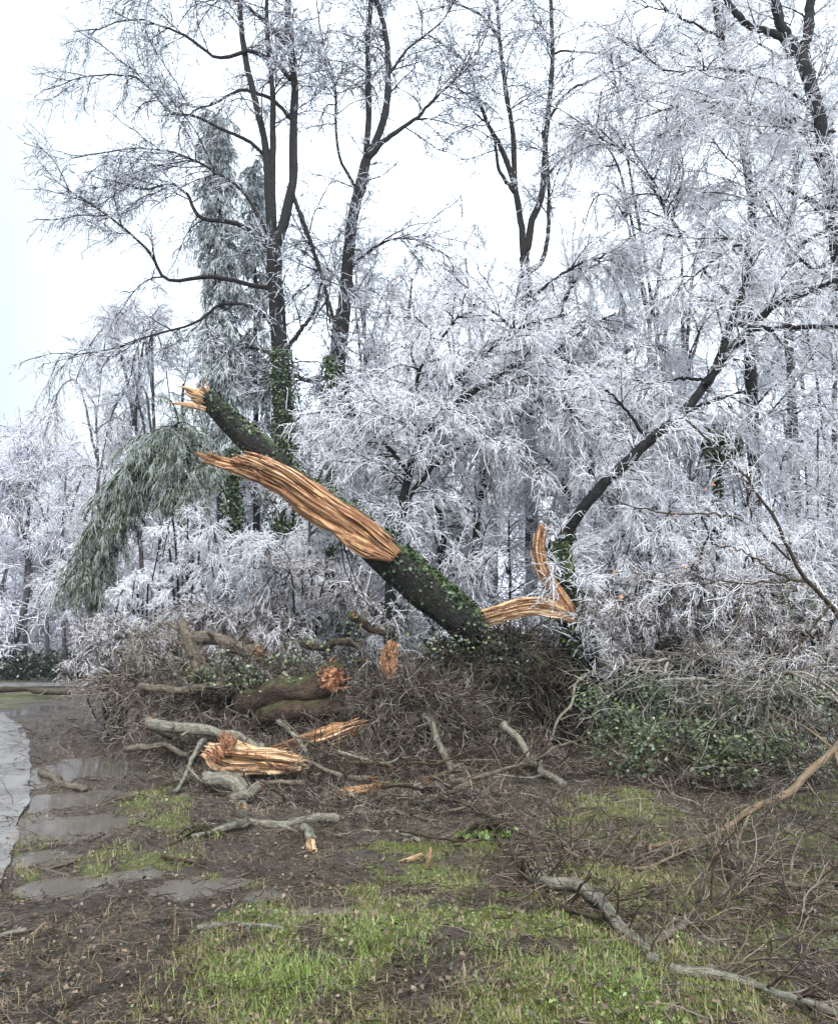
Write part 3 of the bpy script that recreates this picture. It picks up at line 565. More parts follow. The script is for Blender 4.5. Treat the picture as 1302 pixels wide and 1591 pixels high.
# weeping icy shrubs at left and centre
def shrub(name, label, px, top, d, seed, wpx, n=1.0, ice='ice', grp=None, dr=1.8, stems=7, hang=1.0, base=None, r=1.0):
    rng = RNG(seed); sc = d/1149; g = gpx(d); H = g-top; st = []
    for q in range(stems):
        s = (q/(stems-1)-.5)*2; bx = px+s*wpx*.2
        st.append(spline([P(bx, g, d), P(px+s*wpx*.4, g-H*.6, d+rng.normal()*.3), P(px+s*wpx*.65, top+H*.08*rng.random()+H*.1*abs(s), d+rng.normal()*.5), P(px+s*wpx*(1.0+.15*rng.random()), top+H*(.18+.35*abs(s)*rng.random()), d+rng.normal()*.6)], 16))
    st = np.stack(st); b0 = P(px, g, d); rad = np.broadcast_to(np.linspace(.035, .012, 16)*r, st.shape[:2]).copy()
    root = tag(empty(name, b0), label, 'shrub', grp); tb = MB(); tb.tubes(st, rad, 5, seed=seed); tb.build('stem', M['bark'], root, b0)
    W = wpx*sc; cb = MB()
    crown(cb, rng, st, rad, LV(int(90*n), W*.6, int(1150*n), W*.45, int(3600*n), W*.16, int(4800*n), .09, dr=(.8*hang, 1.3*hang, .6*hang, .2), w=(.35, .45, .6, .7), r=(.013*r, .0082*r, .0070*r, .0064*r), t0=.3), seed=seed)
    cb.build('crown', [M['bark'], M[ice], M[ice]], root, b0); return root
SH = 'ice-bowed shrubs along the wood edge'
for q, (x, tp, d, w, n, ic, lb) in enumerate([(292,770,14.5,55,1.0,'ice','white weeping shrub under the tip of the long splinter'), (222,880,15,45,.8,'ice','small white shrub at the foot of the bent evergreen'), (395,830,14.5,90,1.4,'ice','wide weeping white shrub below the middle of the torn trunk'), (470,860,14,85,1.3,'ice_dim','grey weeping shrub under the lower trunk bark'),
        (560,900,14.5,70,1.0,'ice_dim','grey twiggy shrub beneath the ivy-topped trunk'), (330,930,13.8,80,1.2,'ice_dim','grey tangled shrub behind the crooked standing limb'), (180,960,13.5,65,1.2,'ice_dim','bare grey bush at the end of the debris beside the far road'), (245,985,13,60,.9,'twig_pale','grey-brown bush of bare twigs left of the crooked limb'), (430,960,13.6,80,1.2,'ice_dim','dull icy shrub behind the debris heap')]):
    shrub('weeping_shrub', lb, x, tp, d, 200+q, w, n, ic, SH)
RT = 'icy thicket shrubs on the right'
for q, (x, tp, d, w, n, ic, lb) in enumerate([(970,800,14.3,85,1.4,'ice','white shrub right behind the stump'), (1040,760,13,100,1.6,'ice','broad white shrub under the rising forked limb'), (1120,840,13.6,90,1.5,'ice','white shrub below the dark ivy clump'), (1205,830,13,95,1.5,'ice','white shrub behind the leaning brown sapling'), (1290,800,13.4,90,1.5,'ice','white shrub at the right edge of the wood'),
        (1010,890,12,85,1.3,'ice_dim','greyish shrub over the long mossy bough'), (1110,880,11.6,90,1.4,'ice_dim','greyish shrub above the evergreen undergrowth'), (1215,880,11.4,90,1.4,'ice_dim','greyish shrub around the foot of the leaning sapling'), (1290,960,10.6,80,1.2,'ice_dim','tan-grey shrub at the right edge near the tan limb'), (1160,720,17,110,.8,'ice','tall white twiggy shrub behind the dark straight trunk'), (1270,640,17,110,1.0,'ice','tall white twiggy shrub behind the right-edge boughs'), (1050,600,17,110,1.0,'ice','tall white twiggy shrub above the rising forked limb')]):
    shrub('icy_shrub', lb, x, tp, d, 230+q, w, n, ic, RT, hang=.7)

# right-hand trees
tree('straight_tree', 'straight dark trunk standing right of the ivy clump', 'tree', 16, [('t', [(1176,'g'),(1172,790),(1168,640),(1163,520),(1160,430),(1168,330),(1150,200),(1120,60),(1100,-80)], .19, .07), ('l', [(1162,520),(1200,470),(1250,430),(1320,395)], .05, .02), ('l', [(1165,480),(1100,430),(1040,340),(985,260),(900,200)], .05, .015), ('l', [(1168,330),(1230,250),(1260,150),(1290,60)], .05, .015), ('l', [(1150,200),(1080,150),(1010,130),(940,150)], .05, .012), ('l', [(1120,60),(1060,30),(980,0)], .04, .012)],
  LV(130, 2.0, 1700, .9, 5500, .34, 5000, .15, dr=(.3, .6, .6, .3), r=(.024, .012, .0095, .0075), t0=.3, m=(0, 2, 1, 1)), 41, ice=SKY)
tree('straight_tree', 'thinner grey trunk near the right edge behind the sapling', 'tree', 19, [('t', [(1240,'g'),(1236,780),(1230,640),(1224,500),(1226,380),(1236,250),(1225,100),(1230,-60)], .16, .06), ('l', [(1226,380),(1180,320),(1120,290),(1060,300)], .05, .015), ('l', [(1230,480),(1270,420),(1310,380)], .05, .015), ('l', [(1236,250),(1180,200),(1100,190),(1030,230)], .05, .012), ('l', [(1225,100),(1170,60),(1090,50)], .05, .012)],
  LV(120, 2.1, 1600, 1.0, 5000, .38, 4500, .17, dr=(.3, .7, .6, .3), r=(.024, .013, .01, .008), t0=.3, m=(0, 2, 1, 1)), 42, bark='bark_grey', ice=SKY)
tree('right_edge_tree', 'big dark tree at the right edge, thick grey limbs forking at the top corner', 'tree', 13, [('t', [(1345,'g'),(1335,800),(1315,550),(1298,380),(1286,280),(1268,170),(1243,85)], .15, .115), ('t', [(1243,88),(1222,55),(1207,20),(1195,-60)], .10, .08), ('t', [(1245,85),(1255,45),(1258,0),(1262,-80)], .10, .08), ('l', [(1240,85),(1212,58),(1165,40),(1145,15),(1125,-15)], .085, .055),
   ('l', [(1300,345),(1262,322),(1225,300),(1195,285)], .09, .03), ('l', [(1290,300),(1240,200),(1170,170),(1080,160),(985,185)], .04, .01), ('l', [(1295,350),(1220,385),(1150,370),(1060,365)], .04, .01), ('l', [(1302,440),(1240,400),(1180,300),(1100,210)], .03, .01), ('l', [(1268,170),(1200,130),(1130,110),(1040,110),(960,60)], .04, .01), ('l', [(1298,205),(1240,205),(1150,180),(1080,180)], .03, .01)],
  LV(200, 1.6, 2600, .75, 8500, .28, 8500, .13, dr=(.35, .6, .4, .1), r=(.013, .0078, .0068, .0062), t0=.2, m=(0, 1, 1, 1), bias=(-.3, 0, 0)), 43, ice=SKY)
auto('thin_tree', 'thin icy tree with a slanting stem in the open sky right of the V-fork tree', 'tree', 1095, 60, 19, 181, 110, -150, 1.1, .6, None, .09, nst=5, ice=SKY, bark='bark')
auto('thin_tree', 'thin dark-stemmed icy tree in the middle of the right-hand thicket', 'tree', 1070, 560, 15.5, 182, 100, -10, 1.1, 1.0, None, .05, nst=4)
auto('thin_tree', 'thin pale tree crowded at the right edge behind the big dark tree', 'tree', 1290, 60, 20, 183, 110, 0, 1.3, .8, None, .1, nst=5)
auto('thin_tree', 'pale mottled trunk in the thicket below the ivy clump', 'tree', 1028, 780, 14.5, 184, 80, 0, .7, 1.0, None, .055, nst=3)
# ivy clump on a dead stub
rng = RNG(71); c = stem3([(1118,'g'),(1112,850),(1116,740),(1124,655)], 14.6, 22); r = np.linspace(.08, .05, 22); root = tag(empty('ivy_clad_stub', c[0]), 'dark ivy clump crowning a bare stub left of the straight trunk', 'ivy stub')
tb = MB(); tb.limb(c, r, 8, .15, 3); tb.build('trunk', M['bark'], root, c[0])
ib = MB(); n = 2600; q = unit(rng.normal(size=(n, 3)))*(rng.random(n)**.5)[:, None]; lump = 1+.5*(vnoise(q[:, 0]*3+5, q[:, 2]*3+q[:, 1]*2)-.5); ib.leaves(P(1120, 692, 14.6)+q*A([.40, .3, .50])*lump[:, None], q, .09, 71); ivy_on(ib, rng, c, r, 700, .08, .2, .8, 1.2); ib.build('ivy', M['ivy'], root, c[0])
# leaning brown sapling with three arching boughs
tree('leaning_sapling', 'leaning brown sapling crossing the right-hand thicket, a few orange leaves still hanging on it', 'sapling', 9.6, [('t', [(1345,1180),(1312,980),(1285,935),(1250,900),(1225,855),(1208,815),(1182,775),(1160,742),(1120,702),(1065,652)], .045, .012), ('l', [(1250,905),(1215,895),(1175,870),(1140,852),(1110,845)], .018, .008), ('l', [(1228,870),(1195,840),(1160,812),(1120,800),(1060,798),(990,790),(935,770)], .018, .007), ('l', [(1248,900),(1180,905),(1110,905),(1040,915)], .014, .006), ('l', [(1165,810),(1155,780),(1146,740)], .014, .008), ('l', [(1290,940),(1240,1010),(1230,1080),(1255,1150)], .02, .01)],
  LV(50, .7, 220, .4, 500, .2, 500, .09, dr=(.2, .3, .3, .2), r=(.008, .005, .004, .0035), m=(1, 2, 2, 2), t0=.25), 44, bark='darklog', ice=('darklog', 'ice_dim', 'ice'))
sapl = bpy.data.objects['leaning_sapling']; ib = MB(); rng = RNG(4)
for (x, y) in [(1050,800),(1108,753),(1051,841),(1136,857),(1159,848),(1065,881),(965,927),(1161,925),(953,890),(1095,760)]: ib.leaves(P(x, y, 9.5)[None], A([[0, -1, .3]]), .065, seed=x)
ib.build('leaf', M['orange'], sapl, P(1100, 850, 9.5))

# far wood that reads as one mass, and dark undergrowth below it
rng = RNG(90); fb = MB(); base = []
pos = [(-25+1.6*k+rng.normal()*.7, 36+rng.random()*7, 10.5+rng.random()*2.2) for k in range(13)]+[(-36+3.0*k+rng.normal()*1.2, 44+rng.random()*10, 12+rng.random()*3) for k in range(13)]+[(-2+2.8*k+rng.normal(), 31+rng.random()*10, 11+rng.random()*6) for k in range(12)]+[(-6+4*k+rng.normal()*1.4, 44+rng.random()*10, 14+rng.random()*4) for k in range(12)]
tr = []; 
for (x, y, h) in pos: tr.append(spline([(x, y, 0), (x+rng.normal()*.3, y, h*.4), (x+rng.normal()*.6, y, h*.75), (x+rng.normal()*.8, y, h)], 20))
tr = np.stack(tr); rad = np.linspace(.20, .04, 20)[None]*(.6+.8*rng.random(len(tr)))[:, None]; fb.tubes(tr, rad, 6, mi=0)
n = len(tr)
crown(fb, rng, tr, rad, [dict(n=44*n, L=3.0, a=.9, dr=.6, r0=.045, r1=.02, P=6, t0=.06, m=0, w=.35), dict(n=600*n, L=1.5, a=.8, dr=1.0, r0=.028, r1=.02, P=5, t0=.1, m=1, w=.4), dict(n=2800*n, L=.75, a=.8, dr=.8, r0=.024, r1=.018, P=4, t0=.1, m=1, w=.5, src=[1, 2, 2])], seed=90)
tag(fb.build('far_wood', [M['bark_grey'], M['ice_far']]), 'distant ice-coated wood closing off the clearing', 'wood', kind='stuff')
ub = MB(); n = 95000; x = rng.uniform(-42, 34, n); y = rng.uniform(33.5, 37, n)+np.where(x > -8, -1.0, 0); hh = 3.4*fbm(x*.45, y*.8, 4)**1.3; z = hh*rng.random(n)**1.4
ub.leaves(np.c_[x, y, z], rng.normal(size=(n, 3)), .14, 91); tag(ub.build('undergrowth', M['darkgreen']), 'dark evergreen undergrowth below the distant wood', 'undergrowth', kind='stuff')

# ---------------------------------------------------------------- the broken trunk
def pp(l, d): return A([P(q[0], q[1], d+(q[2] if len(q) > 2 else 0)) for q in l])
D0 = 12.0
root = tag(empty('shattered_log', P(722, 975, D0)), 'huge torn trunk leaning left, its long orange split face open toward the viewer', 'fallen tree')
bk = spline(pp([(736,984,.25),(713,960,.15),(655,911,.12),(602,866,.12),(540,812,.14),(497,782,.14),(455,746,.12),(420,718,.08)], D0), 40)
br = np.interp(np.linspace(0, 1, 40), [0, .12, .35, .5, .7, 1], [.28, .31, .325, .31, .25, .20])
ub_ = MB(); ub_.limb(bk, br, 26, .10, 301); ub_.build('trunk', M['trunk'], root, bk[0])
lm = spline(pp([(436,735,.1),(418,712,.06),(385,682),(360,656),(334,630),(322,618)], D0), 24); lr = np.interp(np.linspace(0, 1, 24), [0, .3, 1], [.24, .225, .165])
lb_ = MB(); lb_.limb(lm, lr, 20, .12, 302); lb_.build('upper_limb', M['trunk'], root, lm[0])
def shards(root, name, line, wd, n, hw, depth, seed, mats=('wood', 'wood_pale', 'wood_dark'), lo=.15, hi=.5, w0=.006, w1=.022, curve=.0):
    rg = RNG(seed); mb = MB(); N = len(line); wd = unit(np.asarray(wd, float))
    for k in range(n):
        a = rg.uniform(0, 1-lo); e = min(1, a+rg.uniform(lo, hi)); i0, i1 = int(a*(N-1)), max(int(e*(N-1)), int(a*(N-1))+4)
        o = rg.uniform(-1, 1)*hw*.95; dep = depth*math.sqrt(max(.05, 1-(o/hw)**2)); cc = line[i0:i1+1]+wd*o+A([0, -1, 0])*(dep+rg.uniform(-.01, .012)); M_ = len(cc)
        s = np.linspace(0, 1, M_); lift = (rg.random() < .35)*rg.uniform(.02, .09)*s**3; cc = cc+A([0, -1, .25])*lift[:, None]+wd*(rg.normal()*.02*s)[:, None]
        w = rg.uniform(w0, w1); mb.tubes(cc[None], (w*np.minimum(1, 6*(1-s)+.05)*np.minimum(1, 8*s+.2))[None], 4, tone=A([rg.random()]), mi=int(rg.choice(3, p=[.5, .28, .22])), seed=seed+k)
    for v in range(len(mb.g)):                              # fibres need lengthwise coordinates
        q = mb.v[v]; mb.g[v] = np.stack([q[:, 0]*.8-q[:, 2]*.6+v, q[:, 2]*.8+q[:, 0]*.6, np.full(len(q), v*.37)], 1)
    return mb.build(name, [M[m_] for m_ in mats], root, line[0], smooth=False)
W_ = A([.62, .0, .78]); wf = MB()
wf.wood(spline(pp([(612,863,-.16),(590,848,-.2),(560,823,-.2),(497,784,-.18),(450,751,-.16),(405,730,-.12),(372,722,-.1)], D0), 90), [.12, .24, .275, .275, .27, .24, .20, .12], [.16, .22, .24, .22, .2, .18, .15, .1], W_, 96, .34, 303, (.16, .10), freq=(3, 7))
rng = RNG(304)
for k in range(10):                                     # long ledges of split fibre lying on the face
    a = rng.uniform(.0, .55); e = min(.98, a+rng.uniform(.25, .6)); c = spline(pp([(606,860),(560,823),(497,784),(450,751),(400,729)], D0), 40)[int(a*39):int(e*39)+1]
    o = rng.uniform(-.22, .24); dep = math.sqrt(max(0, 1-(o/.29)**2))*.2+.15; c = c+unit(np.cross(np.gradient(c, axis=0), A([0, 1, 0])))*-o+A([0, -dep-.03*rng.random(), 0])
    w = rng.uniform(.018, .06); wf.wood(c, [w*.5, w, w*.8, w*.25], [.03, .05, .04, .015], W_, 12, .22, 310+k, (.1, .22))
wf.wood(spline(pp([(606,868,-.30),(575,856,-.34),(545,840,-.33),(518,826,-.28)], D0), 30), [.06, .14, .12, .03], [.05, .10, .09, .03], W_, 30, .22, 340, (.06, .10))
shards(root, 'split_fibre', spline(pp([(608,864),(588,847),(560,823),(497,784),(450,751),(404,730),(372,722)], D0), 90), unit(A([.62, 0, .78])), 55, .25, .35, 3041, lo=.15, hi=.5, w0=.004, w1=.02)
wf.build('split_face', M['wood'], root, P(560, 823, D0-.2), smooth=False)
sb_ = MB()
sb_.wood(spline(pp([(425,742,-.08),(392,733,-.12),(362,723,-.12),(338,716,-.1),(309,706,-.08)], D0), 40), [.16, .15, .12, .085, .02], [.12, .11, .09, .06, .015], W_, 36, .26, 341, (.05, .16))
sb_.wood(spline(pp([(370,728,-.18),(345,724,-.18),(318,716,-.15)], D0), 20), [.05, .045, .01], [.04, .03, .01], W_, 14, .3, 342, (.05, .1))
sb_.spikes(P(338, 717, D0-.1), P(300, 706, D0-.1)-P(338, 717, D0-.1), .09, 16, .34, 343, spread=.3)
sb_.build('long_splinter', M['wood'], root, P(425, 742, D0), smooth=False)
kb = MB()
for q, (x0, y0, x1, y1, r) in enumerate([(360,715,384,722,.075),(378,720,410,722,.085),(398,716,430,722,.07),(385,730,412,740,.07)]): kb.wood(spline(pp([(x0,y0,-.2),((x0+x1)/2,(y0+y1)/2-3,-.26),(x1,y1,-.2)], D0), 18), [r*.5, r, r*.6], [r*.5, r, r*.5], W_, 20, .4, 350+q, (.03, .03))
kb.spikes(P(395, 716, D0-.2), A([-.5, -.5, .4]), .14, 22, .14, 355, spread=.7, thick=.14); kb.build('torn_knot', M['wood_red'], root, P(395, 718, D0-.2), smooth=False)
tb = MB(); tb.wood(spline(pp([(334,630),(316,619),(300,613),(292,610)], D0), 24), [.13, .15, .12, .04], [.15, .15, .1, .04], W_, 34, .34, 360, (.0, .12))
tb.wood(spline(pp([(318,616,-.05),(298,606,-.05),(279,600,-.05)], D0), 20), [.075, .05, .01], [.06, .04, .01], W_, 14, .3, 361, (0, .05))
tb.wood(spline(pp([(322,636,-.08),(296,629,-.1),(265,626,-.1)], D0), 20), [.06, .05, .012], [.05, .03, .01], W_, 14, .25, 362, (0, .05))
tb.spikes(P(314, 616, D0-.05), A([-.8, -.3, .35]), .17, 40, .26, 363, spread=.6, thick=.12); tb.spikes(P(326, 612, D0-.05), A([-.1, -.4, .9]), .09, 16, .16, 364, spread=.6, thick=.16)
tb.build('broken_tip', M['wood_pale'], root, P(322, 620, D0))
ib = MB(); ivy_on(ib, RNG(370), bk, br, 1500, .06, .0, .40, .16, up=2.6); ivy_on(ib, RNG(371), bk, br, 260, .05, .1, .42, .2, up=.2); ivy_on(ib, RNG(372), lm, lr, 420, .055, .1, 1, .2, up=.9); ivy_on(ib, RNG(373), bk, br, 160, .08, .45, .95, .5, up=2)
ib.build('ivy', M['ivy'], root, bk[0])
vb = MB()
for q, l in enumerate([[(530,845),(536,885),(550,915),(562,945),(575,972)],[(534,846),(548,890),(565,925),(582,962)],[(402,765),(410,785),(425,800)],[(420,775),(436,800),(450,812)],[(640,925),(632,960),(640,990)]]): c = spline(pp([(x, y, -.1) for x, y in l], D0), 16); vb.limb(c, np.linspace(.012, .006, 16), 5, .1, q)
vb.build('vine', M['darklog'], root, P(530, 845, D0))

# broken stump with the leaning living limb
r_, cs_ = tree('broken_tree', 'ivied stump with pale torn slab, upright splinter and a dark limb rising right', 'broken tree', 12.7,
  [('t', [(906,'g',-.2),(903,1060,-.2),(898,990,-.2),(888,940,-.2),(875,892,-.2),(864,845,-.2)], .36, .15),
   ('l', [(866,890),(872,850),(886,822,-.2),(905,790,-.4),(955,735,-.6),(1010,683,-.7),(1060,640,-.7),(1102,592,-.7),(1128,556,-.7),(1150,530,-.7),(1165,515,-.7)], .10, .075),
   ('l', [(1098,598,-.7),(1120,545,-.7),(1140,485,-.7),(1160,435,-.7),(1166,395,-.7)], .075, .045), ('l', [(1150,528,-.7),(1195,480,-.7),(1240,458,-.7),(1310,430,-.7)], .07, .04), ('l', [(1140,503,-.9),(1185,512,-.8),(1240,512,-.4),(1320,516,-.5)], .055, .035),
   ('l', [(1060,640),(1100,625),(1140,612),(1180,605)], .045, .02), ('l', [(960,730),(985,700),(1030,660),(1075,630)], .03, .015), ('l', [(1010,683),(975,640),(940,600),(905,575)], .04, .012), ('l', [(1102,592),(1060,590),(1010,600),(965,590)], .035, .012), ('l', [(1165,420),(1150,380),(1090,420),(1030,470)], .03, .01)],
  LV(140, 1.1, 1500, .65, 4800, .24, 6000, .11, dr=(.4, .8, .4, .2), w=(.35, .45, .6, .7), r=(.013, .0080, .0070, .0064), t0=.3, m=(0, 1, 1, 1)), 45, ivy=[(0, 3000, .06, .3, 1, .35), (1, 350, .07, 0, .14, .6)])
sl = MB(); c = spline(pp([(896,966,-.36),(882,956,-.42),(862,948,-.46),(838,943,-.46),(808,945,-.46),(777,953,-.46),(745,962,-.46),(722,967,-.44)], 12.7), 80)
sl.wood(c, [.08, .12, .165, .15, .165, .14, .15, .09], [.06, .08, .08, .06, .065, .06, .05, .03], A([0, 0, 1]), 72, .30, 380, (.03, .34), freq=(3, 10)); sl.build('torn_slab', M['wood_pale'], r_, c[0], smooth=False)
shards(r_, 'slab_fibre', c[8:], A([0, 0, 1]), 60, .13, .075, 3801, mats=('wood_pale', 'wood', 'wood_dark'), w0=.004, w1=.014)
sv = MB(); c = spline(pp([(892,968,-.36),(880,948,-.40),(866,925,-.40),(850,900,-.40),(839,872,-.38),(836,845,-.36),(840,820,-.34)], 12.7), 70)
sv.wood(c, [.10, .17, .155, .12, .135, .10, .085, .055], [.06, .09, .09, .08, .07, .06, .05, .03], A([1, 0, .25]), 60, .32, 390, (.03, .14), freq=(3, 10)); sv.build('upright_splinter', M['wood'], r_, c[0], smooth=False)
shards(r_, 'splinter_fibre', c[6:], A([1, 0, .25]), 50, .10, .085, 3901, mats=('wood', 'wood_pale', 'wood_dark'), w0=.004, w1=.014)

# dark brush-covered mound under the trunk
rng = RNG(401); cm = P(782, 1080, 12.4); cm[2] = .60; rad3 = A([1.08, .6, 1.14]); mb = MB(); nu, nv = 60, 36
U, V = np.meshgrid(np.linspace(0, 2*np.pi, nu, endpoint=False), np.linspace(-.5*np.pi, .5*np.pi, nv), indexing='ij'); q = np.stack([np.cos(V)*np.cos(U), np.cos(V)*np.sin(U), np.sin(V)], -1)
q = q*(1+.5*(vnoise(q[..., 0]*2+9+q[..., 1]*2, q[..., 2]*2.4+4)-.5)+.2*(vnoise(q[..., 0]*8+9+q[..., 1]*5, q[..., 2]*8+4)-.5))[..., None]; v = cm+q*rad3*.86
i = (np.arange(nu)*nv)[:, None]; i2 = ((np.arange(nu)+1) % nu*nv)[:, None]; j = np.arange(nv-1)[None]; mb.add(v, f4=np.stack([i+j, i2+j, i2+j+1, i+j+1], -1))
mound = tag(mb.build('brush_mound', M['trunk'], None, (cm[0], cm[1], 0)), 'dark mound of brush and ivy under the foot of the broken trunk', 'brush mound')
def shell(n, lo=-.1): 
    q = rng.normal(size=(n, 3)); q = unit(q); q[:, 2] = np.where(q[:, 2] < lo, -q[:, 2], q[:, 2]); return q
q = shell(750); st = cm+q*rad3*(.8+.2*rng.random((750, 1))); d = unit(q*.6+rng.normal(size=q.shape)*A([1.1, .7, .8])+A([0, 0, .1])); o = [st]
for s in range(6): d = unit(d+A([0, 0, -.16])+rng.normal(size=d.shape)*.22); o.append(o[-1]+d*.13)
c1 = np.stack(o, 1); r1 = np.linspace(.013, .005, 7)[None]*(.6+.8*rng.random((750, 1))); tw = MB(); tw.tubes(c1, r1, 3, mi=0, seed=5)
g1, gr = grow(rng, c1, r1, 4200, .34, .8, .4, .006, .004, 4, .4); tw.tubes(g1, gr, 3, mi=1, seed=6); tw.build('brush_cover', [M['twig_dark'], M['twig_dark']], mound, cm)
q = shell(6500, -.4); lv = MB(); lv.leaves(cm+q*rad3*(.85+.22*rng.random((6500, 1))), q, .06, 402); lv.build('ivy', M['darkgreen'], mound, cm)

# ---------------------------------------------------------------- broken limbs and logs of the debris heap
def fallen(name, label, pts, r0, r1, mt='log', seed=0, torn=(), wood='wood', group='broken limbs of the debris heap', cat='broken limb', side=(), n=34, lift=.6, sp=(.5, 14, .9), twigs=0):
    c = A([P(*q) if len(q) > 2 else G(q[0], q[1], r0*lift) for q in pts]); 
    for i_, q_ in enumerate(pts):
        if len(q_) > 2 and c[i_][2] < ground_h(c[i_][0], c[i_][1])+r1*.4: c[i_] = G(q_[0], q_[1], r0*lift+.01)
    c = spline(c, n); r = np.linspace(r0, r1, n); rk = RNG(seed+77); c[1:-1] += (rk.normal(size=(n-2, 3))*.08+spline(rk.normal(size=(7, 3)), n-2)*.55)*min(r0, .045)*min(1, np.linalg.norm(c[-1]-c[0])/1.6)
    mb = MB(); mb.limb(c, r, 16 if r0 > .05 else 9, .22, seed); o = tag(mb.build(name, M[mt], None, c[0]), label, cat, group)
    for sd in side:
        cc = spline(A([P(*q) if len(q) > 2 else G(q[0], q[1], r1*lift) for q in sd]), 16); sb = MB(); sb.limb(cc, np.linspace(min(r0, r1)*.75+.002, r1*.3, 16), 7, .2, seed+3); sb.build('side_branch', M[mt], o, cc[0])
    if r0 > .03 and cat == 'broken limb' and np.linalg.norm(c[-1]-c[0]) > .9:
        for q_ in range(2+seed % 2):
            k_ = rk.integers(4, n-4); dd_ = unit(rk.normal(size=3)+A([0, -.4, .3])); dd_ = unit(dd_-unit(c[k_+1]-c[k_-1])*.6*(dd_@unit(c[k_+1]-c[k_-1]))); l_ = r[k_]*(1.3+2*rk.random()); sb = MB(); sb.limb(c[k_]+dd_*l_*np.linspace(0, 1, 6)[:, None], r[k_]*np.linspace(.42, .26, 6), 7, .3, seed+q_); sb.build('stub', M[mt], o, c[k_])
    for e in torn:
        p, dr, rr = (c[0], c[0]-c[2], r[0]) if e == 0 else (c[-1], c[-1]-c[-3], r[-1])
        dr = unit(dr); eb = MB(); w = unit(np.cross(dr, A([.1, .9, .3]))); eb.wood(np.stack([p-dr*rr*.5+dr*k*rr*sp[0]*.5 for k in np.linspace(0, 3, 14)]), [rr*.98, rr*.95, rr*.6, rr*.2], [rr*.98, rr*.9, rr*.6, rr*.2], w, 26, .34, seed+5, (0, rr*1.0))
        eb.spikes(p, dr, rr, sp[1], rr*2.2*sp[2], seed+6, spread=.42, thick=.11); eb.build('torn_end', M[wood], o, p, smooth=False)
    if twigs:
        rg = RNG(seed+9); tb = MB(); g, gr = grow(rg, c[None], r[None], twigs, .6, .9, .15, .0065, .0028, 8, .45, t0=.2); g2, gr2 = grow(rg, g, gr, twigs*4, .3, .8, .2, .0032, .002, 6, .5); g[..., 2] = np.maximum(g[..., 2], .02); g2[..., 2] = np.maximum(g2[..., 2], .02)
        tb.tubes(g, gr, 4, seed=seed); tb.tubes(g2, gr2, 3, seed=seed); tb.build('twig', M['twig'], o, c[0])
    return o
def slab(name, label, pts, rx, ry, wd, mt, seed, ragged=(.12, .12), amp=.24, extra=8, group='torn wood pieces of the debris heap', sides=48, freq=(3, 16)):
    c = spline(A([P(*q) for q in pts]), 60); mb = MB(); mb.wood(c, rx, ry, wd, sides, amp, seed, ragged, freq=freq); rg = RNG(seed)
    o = tag(mb.build(name, M[mt], None, c[0], smooth=False), label, 'torn wood', group)
    if extra: shards(o, 'split_fibre', c, wd, extra*4, max(rx)*.8, max(ry)*.85, seed+40, mats=('wood_pale', 'wood', 'wood_dark') if mt == 'wood_pale' else ('wood', 'wood_pale', 'wood_dark'), lo=.2, hi=.6, w0=max(rx)*.03, w1=max(rx)*.11)
    return o
EV = 'ends of broken limbs'
fallen('broken_limb', 'crooked grey limb standing up out of the left end of the heap', [(284,968,11.9),(294,985,11.8),(299,1015,11.7),(311,1042,11.5),(338,1056,11.4),(362,1064,11.3)], .075, .10, 'log', 501, side=[[(300,1010,11.7),(292,990,12),(262,968,12.2)]])
fallen('broken_limb', 'arched thick limb beside the crooked one, its torn end bright orange', [(306,993,12),(332,990,12),(356,996,11.9),(380,1010,11.8),(402,1014,11.7)], .10, .12, 'log', 502, torn=(-1,), wood='wood_red', sp=(.6, 30, .7))
fallen('broken_limb', 'straight bare limb sticking out left from the heap at mid height', [(217,1065,11.4),(262,1069,11.3),(305,1069,11.2),(348,1062,11.2)], .055, .06, 'log', 503)
fallen('broken_log', 'large brown log across the top of the heap with a shredded orange end', [(385,1100,11),(430,1084,10.5),(455,1078,10.4),(490,1066,10.3),(516,1052,10.2)], .19, .20, 'darklog', 504, torn=(-1,), wood='wood_red', sp=(.8, 90, .5), cat='broken log')
fallen('broken_log', 'dark wet log deep inside the heap below the large brown log', [(385,1130,10.9),(430,1114,10.4),(455,1108,10.3),(490,1100,10.3),(530,1092,10.4)], .16, .19, 'darklog', 505, cat='broken log')
slab('torn_wood', 'shredded orange splinter standing upright at the right of the heap', [(606,1062,11),(603,1035,11),(606,1012,11),(610,1000,11)], [.05, .11, .13, .06], [.05, .08, .08, .04], (1, 0, 0), 'wood_red', 506, (.1, .1), .34, 8)
tb = MB(); tb.spikes(P(606, 1010, 10.95), A([0, -.4, 1]), .12, 26, .16, 507, spread=.9, thick=.14); tb.build('splinter', M['wood_pale'], bpy.data.objects['torn_wood'], P(606, 1010, 11))
fallen('broken_limb', 'ivied limb end with a small pale tear just under the leaning trunk', [(600,985,12.2),(575,975,12.1),(548,957,12)], .05, .075, 'darklog', 509, torn=(-1,), wood='wood_red', sp=(.5, 26, .6))
fallen('broken_limb', 'dark mossy limb over the middle of the heap with ragged bark', [(470,1000,11.8),(500,1003,11.7),(530,995,11.6),(560,1004,11.8)], .06, .05, 'darklog', 510)
fallen('broken_limb', 'long grey limb pointing left with a reddish torn tip above the big chunk', [(232,1124,9.9),(275,1129,9.8),(330,1135,9.7),(372,1146,9.6),(410,1158,9.5)], .075, .05, 'lichen', 511, torn=(0,), wood='wood_red', sp=(.5, 20, .6))
fallen('broken_limb', 'short tan limb half buried in litter at the left edge of the heap', [(192,1164,9.8),(225,1158,9.8),(262,1162,9.7),(290,1172,9.6)], .045, .03, 'log', 512)
